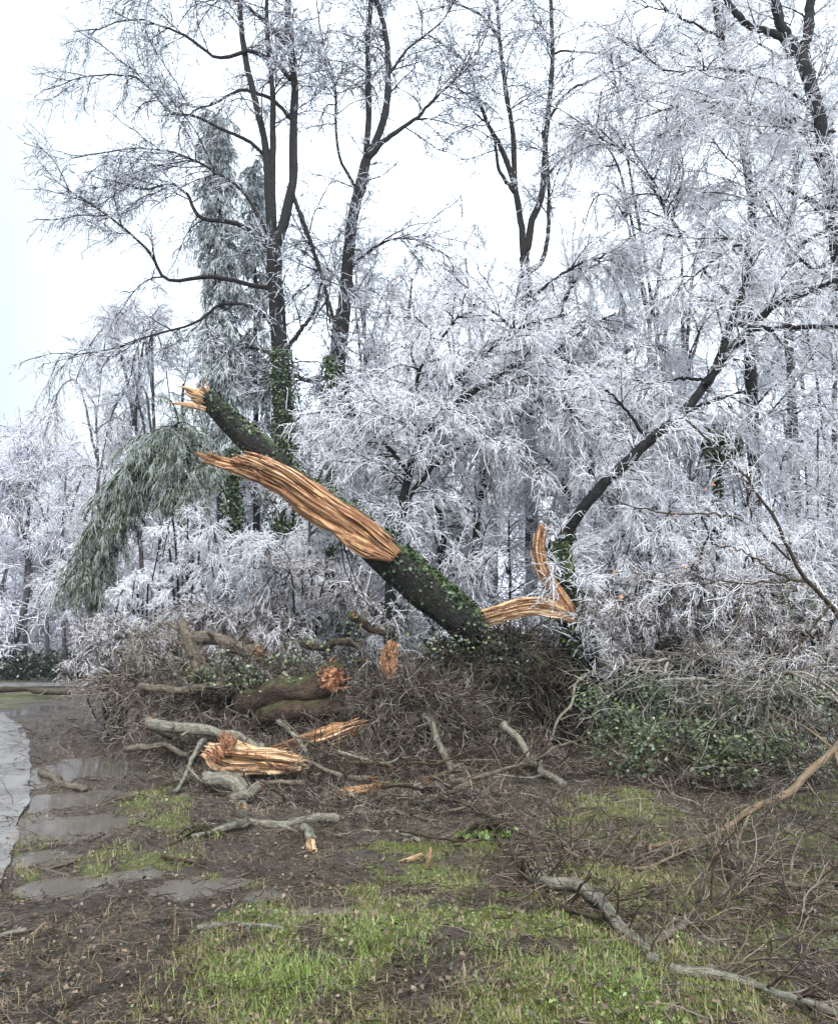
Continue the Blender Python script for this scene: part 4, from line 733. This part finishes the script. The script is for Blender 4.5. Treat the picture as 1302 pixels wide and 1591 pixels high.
slab('torn_wood', 'big orange chunk with a shredded left end in front of the heap', [(324,1166,9),(350,1176,8.95),(395,1180,8.9),(435,1182,8.9),(469,1186,8.9)], [.06, .17, .13, .15, .09], [.09, .2, .15, .16, .08], (0, -.25, 1), 'wood_pale', 513, (.10, .16), .5, 3, freq=(2, 4))
tb = MB(); tb.spikes(P(345, 1160, 8.8), A([-.6, -.3, .7]), .17, 60, .2, 514, spread=.8, thick=.10); tb.build('splinter', M['wood_red'], bpy.data.objects['torn_wood.001'], P(345, 1160, 8.8))
slab('torn_wood', 'long pale split slab lying behind the big orange chunk', [(432,1162,9.7),(475,1152,9.7),(515,1142,9.8),(560,1126,9.9)], [.04, .10, .14, .05], [.03, .07, .08, .04], (0, -.3, 1), 'wood', 515, (.1, .16), .22, 6)
slab('torn_wood', 'slim pointed orange splinter lying right of the big chunk', [(498,1238,8.2),(530,1233,8.2),(565,1227,8.2),(603,1216,8.2)], [.02, .055, .05, .008], [.02, .045, .04, .008], (0, -.2, 1), 'wood', 516, (.05, .08), .22, 4)
fallen('broken_limb', 'knobby grey limb stub under the big orange chunk', [(318,1212,8.5),(345,1210,8.4),(368,1218,8.3),(382,1232,8.2)], .085, .08, 'lichen', 517)
fallen('broken_limb', 'short grey limb with orange end leaning over the knobby stub', [(362,1246,8),(385,1234,8),(408,1220,8)], .05, .055, 'lichen', 518, torn=(0, -1), wood='wood', sp=(.4, 14, .5))
fallen('broken_limb', 'short upright stub with an orange torn top in front of the heap', [(378,1290,6.75),(377,1272,6.7),(376,1252,6.65)], .055, .05, 'lichen', 519, torn=(-1,), wood='wood', sp=(.5, 16, .6))
fallen('broken_limb', 'long lichen-grey limb lying level in front of the heap', [(298,1306,6.9),(340,1296,6.9),(385,1284,6.85),(430,1281,6.8),(480,1275,6.8),(526,1274,6.8)], .024, .042, 'lichen', 520, torn=(-1,), wood='wood', sp=(.4, 10, .5), side=[[(430,1281,6.8),(455,1290,6.7),(475,1306,6.6)]])
fallen('broken_limb', 'limb stub split down to bright wood, dangling below the long lichen-grey limb', [(470,1284,6.7),(478,1298,6.6),(483,1312,6.5)], .04, .04, 'lichen', 521)
slab('torn_wood', 'upright bright split stick below the long lichen-grey limb', [(482,1304,6.45),(485,1325,6.3),(488,1345,6.2)], [.035, .042, .025], [.03, .03, .02], (1, 0, 0), 'wood_pale', 522, (.03, .05), .2, 4, sides=24)
fallen('broken_limb', 'thin curved grey limb right of the split stick', [(562,1296,6.7),(595,1297,6.6),(630,1299,6.6),(652,1306,6.5)], .018, .022, 'lichen', 523, torn=(-1,), wood='wood', sp=(.4, 8, .4))
slab('torn_wood', 'small yellow splinter lying flat on the grass right of the heap', [(622,1338,6),(640,1334,6),(656,1327,6)], [.008, .02, .012], [.008, .015, .01], (0, -.2, 1), 'wood_pale', 524, (.02, .02), .2, 2, sides=16)
slab('torn_wood', 'tiny pale stick standing in the grass right of the yellow splinter', [(663,1348,5.8),(666,1333,5.8),(669,1318,5.85)], [.012, .016, .01], [.012, .014, .01], (1, 0, 0), 'wood_pale', 525, (.01, .02), .2, 2, sides=16)
fallen('broken_limb', 'short brown limb on the wet mud by the driveway', [(64,1203),(78,1210),(92,1222),(112,1226),(128,1227)], .05, .04, 'log', 526, torn=(-1,), wood='wood', sp=(.4, 10, .6), lift=.9)
fallen('broken_limb', 'pale bleached limb slanting down in front of the dark mound', [(783,1124,10.4),(805,1150,10.1),(835,1185,9.8),(872,1222,9.4)], .05, .045, 'lichen', 527)
fallen('broken_limb', 'long grey forked limb hanging down from the brush left of the mound', [(658,1112,10),(678,1138,9.8),(692,1170,9.6),(700,1205,9.3),(720,1226,9),(752,1238,8.7)], .05, .03, 'lichen', 528, side=[[(700,1205,9.3),(697,1228,9.1),(690,1240,8.9)]])
fallen('broken_limb', 'thin zigzag icy branch in front of the dark hollow of the mound', [(912,1050,11.3),(893,1062,11.2),(888,1090,11.1),(870,1115,10.9),(858,1145,10.7),(838,1178,10.4)], .025, .014, 'lichen', 529, side=[[(870,1118,10.9),(895,1110,11),(925,1112,11)],[(858,1145,10.7),(880,1150,10.6),(910,1162,10.5)]])
fallen('broken_limb', 'pale twisted branch drooping over the dark log of the heap', [(440,1046,10.8),(462,1068,10.6),(476,1085,10.5),(468,1110,10.4),(458,1128,10.3)], .03, .045, 'lichen', 530, side=[[(476,1085,10.5),(488,1105,10.4),(492,1130,10.3)]])
fallen('broken_limb', 'grey forked branch propped left of the big orange chunk', [(316,1150,9.2),(298,1180,9),(290,1205,8.8),(270,1230,8.5)], .03, .02, 'lichen', 531, side=[[(290,1190,8.9),(315,1215,8.6),(340,1228,8.4),(370,1232,8.2)]])
fallen('broken_limb', 'thin pale branch arching over the big chunk into the slab', [(432,1118,9.6),(455,1140,9.5),(470,1158,9.4),(480,1180,9.2)], .03, .018, 'lichen', 532)
fallen('broken_limb', 'dark curved branch running low from the grey forked limb to the grass', [(600,1262,7.6),(660,1240,7.8),(720,1250,7.6),(765,1272,7.2),(800,1300,6.8)], .018, .016, 'darklog', 533, twigs=20)
fallen('broken_limb', 'low mossy bough stretching right from the mound across the icy shrubs', [(930,1030,12.2),(970,1012,12),(1010,1008,11.8),(1060,1002,11.6),(1110,996,11.4),(1170,1000,11.2)], .07, .05, 'lichen', 534, twigs=30)
fallen('broken_limb', 'thin whitish stick lying level in the mud in the near foreground', [(306,1447),(350,1442),(400,1444),(440,1449)], .016, .014, 'lichen', 535, lift=1.2)
fallen('broken_limb', 'forked yellowish twig on the mud at the lower left', [(52,1462),(60,1450),(72,1440)], .012, .014, 'tan', 536, lift=1.5, side=[[(72,1446),(88,1450),(104,1452)]])
fallen('broken_limb', 'grey stick in the mud right at the left border', [(-6,1461),(16,1455),(40,1449)], .014, .012, 'lichen', 537, lift=1.3)
fallen('broken_limb', 'thin stick poking straight up from the near mud', [(270,1462,4.25),(272,1440,4.25),(273,1405,4.25)], .007, .005, 'tan', 538)
fallen('broken_limb', 'brown stick half sunk in the litter left of the split stick', [(252,1330,6),(290,1338,5.9),(320,1342,5.8)], .015, .012, 'darklog', 539)
fallen('broken_limb', 'dark slim branch lying on the far verge', [(-20,1074,24),(40,1072,24),(80,1078,23),(110,1076,23)], .09, .06, 'darklog', 540)
RB = 'fallen boughs on the right'
fallen('fallen_bough', 'thick snaking bough with a muddy torn butt in the right foreground', [(818,1352,5.5),(836,1368,5.45),(858,1390,5.35),(900,1396,5.3),(938,1413,5.15),(958,1450,4.8),(985,1474,4.6),(1012,1502,4.4)], .05, .026, 'lichen', 550, group=RB, cat='fallen bough', side=[[(940,1414,5.15),(965,1425,5.1),(985,1440,5.0),(992,1462,4.9)]], twigs=30, n=40)
tb = MB(); tb.spikes(P(818, 1352, 5.5), A([-.5, -.2, -.3]), .06, 50, .09, 551, spread=1.2, thick=.12); tb.build('torn_end', M['darklog'], bpy.data.objects['fallen_bough'], P(818, 1352, 5.5))
fallen('fallen_bough', 'grey bough running off the lower right corner over dead leaves', [(1040,1512,4.35),(1100,1522,4.3),(1160,1536,4.2),(1220,1562,4.05),(1320,1588,3.9)], .026, .018, 'lichen', 552, group=RB, cat='fallen bough', side=[[(1120,1526,4.3),(1180,1520,4.3),(1240,1560,4.1)]], twigs=40, n=36)
fallen('fallen_bough', 'thin bough arching low over the brown grass toward the right edge', [(985,1466,4.8),(1040,1456,4.9),(1078,1432,5),(1112,1402,5.1),(1150,1372,5.2),(1195,1374,5.1),(1250,1380,5),(1320,1374,4.9)], .022, .014, 'log', 553, group=RB, cat='fallen bough', side=[[(1060,1446,4.95),(1064,1402,5.2),(1095,1380,5.3),(1140,1350,5.5)],[(1226,1376,5.1),(1232,1330,5.4),(1250,1290,5.7)],[(1180,1470,4.6),(1220,1410,4.9),(1262,1395,5)]], twigs=60, n=40)
fallen('fallen_bough', 'smooth tan bough slanting down from the right edge, paler than the rest', [(1325,1130,7.1),(1296,1162,7),(1258,1208,6.9),(1228,1234,6.8),(1170,1253,6.7),(1120,1283,6.6),(1060,1310,6.35),(1010,1330,6.2)], .037, .016, 'tan', 554, group=RB, cat='fallen bough', side=[[(1170,1254,6.7),(1150,1296,6.4),(1140,1352,6.1)],[(1296,1162,7),(1306,1200,6.8),(1322,1230,6.7)],[(1296,1165,7),(1250,1130,7.3),(1200,1105,7.6)]], twigs=12, n=40)
fallen('fallen_bough', 'slim dark bough lying along the edge of the lush grass', [(770,1310,6.5),(800,1340,6),(850,1400,5.3),(900,1424,5.1),(935,1432,5.05)], .018, .014, 'darklog', 555, group=RB, cat='fallen bough', twigs=30)
fallen('fallen_bough', 'bare forked bough high in the brown brush at the far right', [(1320,1440,4.7),(1270,1448,4.7),(1230,1420,4.9),(1180,1405,5.1),(1130,1330,5.8)], .014, .010, 'darklog', 556, group=RB, cat='fallen bough', twigs=40)
fallen('fallen_bough', 'reddish thin bough resting across the dead twigs below the tan bough', [(800,1328,6.2),(860,1318,6.3),(920,1345,6),(1000,1352,5.9),(1080,1320,6.2)], .012, .009, 'tan', 557, group=RB, cat='fallen bough', twigs=40)

rg = RNG(580)
for k in range(100):                                     # loose branches lying criss-cross through the heap
    px, py = rg.choice([[420,1090],[330,1110],[560,1100],[500,1150],[560,1205],[620,1130],[640,1160],[700,1200],[720,1150],[270,1110],[820,1190],[640,1260],[450,1060],[380,1080]])+rg.normal(size=2)*A([55, 16]); p = G(px, py)
    zt = .08+.45*rg.random()*np.exp(-((p[0]+1.2)/2.2)**2)*(py < 1230); p = P(px, py, p[1]*(1-zt*.35)); L = rg.uniform(.5, 1.7)*min(1, (p[1]/11)**1.5); th = rg.normal()*.6+(0 if rg.random() < .75 else 1.3); dr = unit(A([math.cos(th)*rg.choice([-1, 1]), math.sin(th)*.6, rg.normal()*.16])); q = [p]
    for s in range(6): dr = unit(dr+rg.normal(size=3)*.16*A([1, 1, .6])); q.append(q[-1]+dr*L/6)
    q = A(q); gz = ground_h(q[:, 0], q[:, 1]); q[:, 2] = np.maximum(q[:, 2], gz+.02); c = spline(q, 22); r0 = .009+.032*rg.random()**1.7*(.7+.3*(py < 1230)); mb = MB(); mb.limb(c, np.linspace(r0, r0*.45, 22), 7, .25, 900+k)
    g1, gr1 = grow(rg, c[None], np.linspace(r0, r0*.45, 22)[None], int(rg.integers(4, 9)), L*.45, .8, .1, r0*.5, r0*.2, 7, .4); g2, gr2 = grow(rg, g1, gr1, 22, L*.2, .8, .1, r0*.25, r0*.12, 5, .5, t0=.1); mb.tubes(g1, gr1, 5, seed=k, mi=1); mb.tubes(g2, gr2, 3, seed=k, mi=1)
    o = tag(mb.build('loose_branch', [M[rg.choice(['log', 'lichen', 'darklog', 'log'])], M['twig']], None, c[0]), 'bare brown branch lying loose in the tangle of the debris heap', 'broken branch', 'loose branches in the debris heap')
    if k % 5 < 3: tb = MB(); tb.spikes(c[0], c[0]-c[2], r0, 12, r0*3.5, k, spread=.5, thick=.22); tb.build('torn_end', M['wood'], o, c[0], smooth=False)

# ivy leaves fallen on the heap
lv = MB(); rng = RNG(600)
for (x, y, d, n, sx, sy) in [(345,1050,11.2,140,.35,.06),(430,1025,11.4,200,.6,.06),(360,1040,11.3,100,.3,.06),(500,1000,11.8,120,.4,.1),(440,1058,10.4,110,.45,.05),(690,1000,11.6,160,.5,.12),(550,965,12,90,.15,.15),(300,1320,6.5,60,.4,.02)]: lv.leaves(P(x, y, d)+rng.normal(size=(n, 3))*A([sx, .15, sy]), rng.normal(size=(n, 3))*.5+A([0, -.3, .8]), .05, int(x))
tag(lv.build('ivy_leaves', M['shrub']), 'green ivy leaves torn off and lying over the heap', 'ivy leaves', kind='stuff')

# evergreen undergrowth at the foot of the right-hand thicket
def leafy(label, x, top, d, seed, w, n, sz=.046, mt='shrub'):
    rg = RNG(seed); g = gpx(d); c = P(x, g, d); H = P(x, top, d)[2]; n = int(n*1.6) if n > 500 else n; k = 34; cen = np.c_[c[0]+rg.normal(size=k)*w*.45, c[1]+rg.normal(size=k)*w*.3, H*rg.random(k)**.8*.95]
    o = tag(empty('evergreen_shrub', c), label, 'shrub', 'evergreen shrubs of the undergrowth'); tb = MB(); st = np.stack([spline([c+rg.normal(size=3)*A([.15, .1, 0]), (c*A([1, 1, 0])*.5+q*.5)+A([0, 0, .1]), q], 8) for q in cen]); tb.tubes(st, np.repeat(np.linspace(.014, .005, 8)[None], k, 0), 4, seed=seed); tb.build('stem', M['darklog'], o, c)
    lb = MB(); i = rg.integers(0, k, n); p = cen[i]+rg.normal(size=(n, 3))*A([w*.11, w*.11, H*.10]); p[:, 2] = np.maximum(p[:, 2], .03); lb.leaves(p, p-c+rg.normal(size=(n, 3))*.3, sz, seed); lb.build('foliage', M[mt], o, c); return o
for q, (x, tp, d, w, n, lb) in enumerate([(985,1045,11.2,1.0,2600,'glossy green shrub hard against the dark mound'),(1070,1070,10.6,1.0,2600,'green shrub in the middle of the undergrowth below the mossy bough'),(1150,1075,10.4,1.0,2600,'green shrub below the foot of the leaning sapling'),(1240,1050,10,1.0,2600,'green shrub at the right end of the undergrowth'),(1040,1120,9.6,.9,1500,'low green shrub at the front edge over the grass strip'),(1180,1130,9.2,.9,1500,'low green shrub near the tan bough'),(1300,900,11,.8,1800,'taller green shrub half hidden at the right edge')]): leafy(lb, x, tp, d, 610+q, w, n)
leafy('small bright leafy sprig beside the muddy butt of the snaking bough', 760, 1288, 6.6, 630, .22, 130, .06, 'bright')
leafy('small fresh sprig standing in front of the upright stub', 312, 1318, 6.6, 631, .18, 90, .05, 'bright')

# ---------------------------------------------------------------- brush heaps and litter (uncountable)
rng = RNG(700)
def brush(label, spots, seed, mts=('twig_dark', 'twig', 'twig_pale')):
    rg = RNG(seed); mb = MB()
    for (x, y, d, rx, ry, rz, n, L, up) in spots:
        c = P(x, y, d); q = unit(rg.normal(size=(n, 3)))*(rg.random(n)**.4)[:, None]; p = c+q*A([rx, ry, rz]); dr = unit(q*.5+rg.normal(size=(n, 3))*A([.8, .8, .35])+A([0, 0, up])); o = [p]; st = L*(.4+rg.random(n))[:, None]/7
        for s in range(7): dr = unit(dr+rg.normal(size=dr.shape)*.2+A([0, 0, -.10])); o.append(o[-1]+dr*st)
        c1 = np.stack(o, 1); c1[..., 2] = np.maximum(c1[..., 2], .01+.03*rg.random(c1.shape[:2])); r1 = np.linspace(.009, .0035, 8)[None]*(.4+1.0*rg.random((n, 1))**2)*max(.5, d/11); r1 = r1*np.where(rg.random((n, 1)) < .07, 2.4, 1.0); mb.tubes(c1, r1, 5, mi=0, seed=seed)
        c2, r2 = grow(rg, c1, r1, n*6, L*.42, .75, .15, .0045*max(.5, d/11), .0028*max(.5, d/11), 6, .6); c2[..., 2] = np.maximum(c2[..., 2], .01+.03*rg.random(c2.shape[:2])); mb.tubes(c2[:n*4], r2[:n*4], 3, mi=1, seed=seed+1); mb.tubes(c2[n*4:], r2[n*4:], 3, mi=2, seed=seed+2)
    return tag(mb.build('brush', [M[k] for k in mts]), label, 'brush', kind='stuff')
brush('tangled heap of broken brown twigs between the torn logs', [(630,1120,10.6,.75,.4,.6,620,.9,.2),(620,1085,11.4,.8,.3,.25,200,.8,.3),(450,1090,11.9,1.1,.4,.45,440,.9,.3),(350,1090,11.5,.9,.4,.4,320,.9,.3),(470,1150,10.4,1.0,.3,.2,260,.6,.1),(400,1225,9.2,1.0,.4,.14,420,.6,0),(560,1195,9.5,.9,.4,.25,480,.7,.1),(330,1160,10.2,.9,.3,.18,260,.6,0),(520,1250,8.2,1.0,.4,.08,320,.5,0)], 701)
brush('dull twigs and dead stems spreading in front of the mound', [(800,1190,10.6,1.0,.4,.2,200,.7,.1),(720,1140,11.2,.8,.3,.3,160,.7,.2),(960,1190,9.6,1.2,.6,.16,170,.7,.1),(1120,1190,9.2,1.3,.6,.2,190,.7,.1),(720,1260,8,1.2,.5,.08,150,.6,0),(480,1310,7.1,1.0,.35,.06,200,.45,0)], 702)
brush('grey twiggy brush at the far left end of the heap', [(195,1070,12.4,.6,.4,.3,150,.7,.3),(260,1090,12,.6,.4,.25,120,.7,.2),(250,1130,10.8,.6,.4,.05,80,.5,0)], 703, ('twig', 'twig_pale', 'twig_pale'))
brush('sparse brown brush and fallen twigs over the low ground on the right', [(1180,1400,5.5,1.3,1.0,.12,70,.8,.1),(1250,1300,6.6,1.3,.8,.22,80,.9,.2),(1050,1310,7.0,1.3,.8,.08,70,.7,.1),(1150,1500,4.7,1.0,.7,.03,70,.5,0),(900,1340,6.3,.9,.5,.03,60,.5,0),(1290,1180,8,1.0,.6,.5,130,.9,.3)], 704)
brush('thin pale icy twigs straying through the evergreen undergrowth', [(1000,1070,10.9,.6,.4,.35,60,.9,.2),(1090,1060,10.1,.8,.3,.4,75,.9,.2),(1180,1070,9.7,.8,.3,.4,75,.9,.2),(1260,1060,9.4,.7,.3,.45,65,.9,.2)], 705, ('twig_pale', 'twig_pale', 'ice_dim'))
def scatter(n, y0, y1, seed, pw=1.0, half=.68):
    rg = RNG(seed); y = (y0**(1-pw)+(y1**(1-pw)-y0**(1-pw))*rg.random(n))**(1/(1-pw)) if pw != 1 else y0*(y1/y0)**rg.random(n)
    x = (rg.random(n)*2-1)*half*y; k = x > road_x(y)-.7*rg.random(n)**3; return x[k], y[k], rg
def puddle_free(x, y):
    k = np.ones(len(x), bool)
    for (cx, cy, rx, ry) in PUD: k &= (((x-cx)/rx)**2+((y-cy)/ry)**2) > .9
    return k
x, y, rg = scatter(20000, 2.9, 16, 711, 1.4); k = puddle_free(x, y)&((grass_mask(x, y) < .5)|(rg.random(len(x)) < .25)); x = x[k]; y = y[k]; n = len(x); a = rg.random(n)*6.283; L = .05+.22*rg.random(n)**2.2; tl = rg.normal(size=n)*.22; o = []
for s in np.linspace(-.5, .5, 5): o.append(np.stack([x+np.cos(a)*L*s+rg.normal(size=n)*L*.06, y+np.sin(a)*L*s+rg.normal(size=n)*L*.06, np.zeros(n)], 1))
c = np.stack(o, 1); zb = ground_h(c[..., 0], c[..., 1]); zb = np.maximum(zb, np.where(c[..., 0] < road_x(c[..., 1])+.05, .03, -9)); c[..., 2] = zb.max(1, keepdims=True)*.5+zb*.5+.006+np.abs(tl)[:, None]*L[:, None]*np.linspace(0, 1, 5)[None]
mb = MB(); mb.tubes(c, ((.0016+.004*rg.random(n)**3)*np.maximum(.7, y/6))[:, None]*A([1, 1, .9, .8, .5]), 3, seed=4); tag(mb.build('twig_litter', M['twig']), 'broken twig bits trodden into the mud', 'litter', kind='stuff')
x, y, rg = scatter(30000, 2.9, 17, 712, 1.5); k = puddle_free(x, y)&(rg.random(len(x)) < .4); x = x[k]; y = y[k]; n = len(x); mb = MB(); mb.leaves(np.c_[x, y, np.maximum(ground_h(x, y), np.where(x < road_x(y)+.05, .024, -9))+.008+.015*rg.random(n)], rg.normal(size=(n, 3))*.35+A([0, 0, 1]), .025, 713); tag(mb.build('leaf_litter', M['litter']), 'wet brown fallen leaves over mud and grass', 'litter', kind='stuff')
def blades(name, label, x, y, rg, L0, w0, mt, tilt=(.5, 1.2)):
    n = len(x); z = ground_h(x, y); a = rg.random(n)*6.283; L = L0*(.45+.9*rg.random(n)); w = w0*(.6+.8*rg.random(n))*np.maximum(1, y/5.5); t0 = tilt[0]*rg.random(n)+.1; t1 = t0+(tilt[1]-.1)*rg.random(n)
    h = np.stack([np.cos(a), np.sin(a), np.zeros(n)], 1); s = np.stack([-np.sin(a), np.cos(a), np.zeros(n)], 1); up = A([0, 0, 1.0]); b = np.stack([x, y, z-.004], 1); d0 = h*np.sin(t0)[:, None]+up*np.cos(t0)[:, None]; d1 = h*np.sin(t1)[:, None]+up*np.cos(t1)[:, None]
    m = b+d0*(L*.5)[:, None]; e = m+d1*(L*.5)[:, None]; e[:, 2] = np.maximum(e[:, 2], z+.004); ww = w[:, None]; v = np.stack([b-s*ww*.5, b+s*ww*.5, m+s*ww*.42, m-s*ww*.42, e], 1)
    k = (np.arange(n)*5)[:, None]; g = np.repeat(np.stack([rg.random(n), rg.random(n), rg.random(n)], 1)[:, None], 5, 1); mb = MB(); mb.add(v, f4=k+A([0, 1, 2, 3]), f3=k+A([3, 2, 4]), g=g); return tag(mb.build(name, M[mt]), label, 'grass', kind='stuff')
x, y, rg = scatter(420000, 2.8, 12, 721, 1.5); g = grass_mask(x, y); k = puddle_free(x, y)&(rg.random(len(x)) < np.clip(g, 0, 1)*.9)&(g > .03); blades('grass', 'short wet green grass in patches between the mud', x[k], y[k], rg, .024, .0028, 'grass', (1.4, .9))
x, y, rg = scatter(170000, 2.8, 13, 722, 1.4); g = grass_mask(x, y); k = puddle_free(x, y)&(rg.random(len(x)) < (.10+.45*(g > .1))*np.clip((fbm(x*2+50, y*2, 4)-.3)*5, .1, 1)); blades('dead_grass', 'flattened dead grass stems lying over the mud', x[k], y[k], rg, .07, .003, 'deadgrass', (1.2, 1.0))
rg = RNG(723); xs_ = []; ys_ = []
for (px, py, n, s) in [(405,1530,900,.16),(480,1535,800,.14),(455,1515,500,.12),(345,1555,300,.1),(940,1480,300,.1),(870,1500,300,.12),(560,1460,250,.12),(640,1480,200,.1),(985,1520,300,.1),(760,1480,200,.08)]: c = G(px, py); xs_.append(c[0]+rg.normal(size=n)*s); ys_.append(c[1]+rg.normal(size=n)*s*.8)
blades('grass', 'longer bright grass tufts in the near foreground', np.concatenate(xs_), np.concatenate(ys_), rg, .07, .0034, 'grass', (1.3, 1.2))
x, y, rg = scatter(26000, 2.9, 9, 724, 1.5); g = grass_mask(x, y); k = (rg.random(len(x)) < g*.3+.008)&puddle_free(x, y)&(fbm(x*4+3, y*4+8, 3) > .47); x = x[k]; y = y[k]; n = len(x); mb = MB(); mb.leaves(np.c_[x, y, ground_h(x, y)+.01+.02*rg.random(n)], rg.normal(size=(n, 3))*.45+A([0, 0, 1]), .018, 725); tag(mb.build('clover_leaves', M['bright']), 'small bright weed leaves among the grass', 'weeds', kind='stuff')

# air: a faint mist over the wet clearing
hz = MB(); hx, hy0, hy1, hz0, hz1 = 130, -70, 160, -1.2, 32
v = [(sx*hx, sy, sz) for sz in (hz0, hz1) for sy in (hy0, hy1) for sx in (-1, 1)]
hz.add(v, f4=[(0, 2, 3, 1), (4, 5, 7, 6), (0, 1, 5, 4), (2, 6, 7, 3), (0, 4, 6, 2), (1, 3, 7, 5)])
m, t, b = mat('pale_mist'); t.nodes.remove(b); pv = nd(t, 'ShaderNodeVolumePrincipled'); pv.inputs['Color'].default_value = (.90, .91, .96, 1); pv.inputs['Density'].default_value = .0006
t.links.new(pv.outputs[0], t.nodes['Material Output'].inputs['Volume']); tag(hz.build('haze', m, smooth=False), 'pale mist hanging in the cold air', 'mist', kind='stuff')
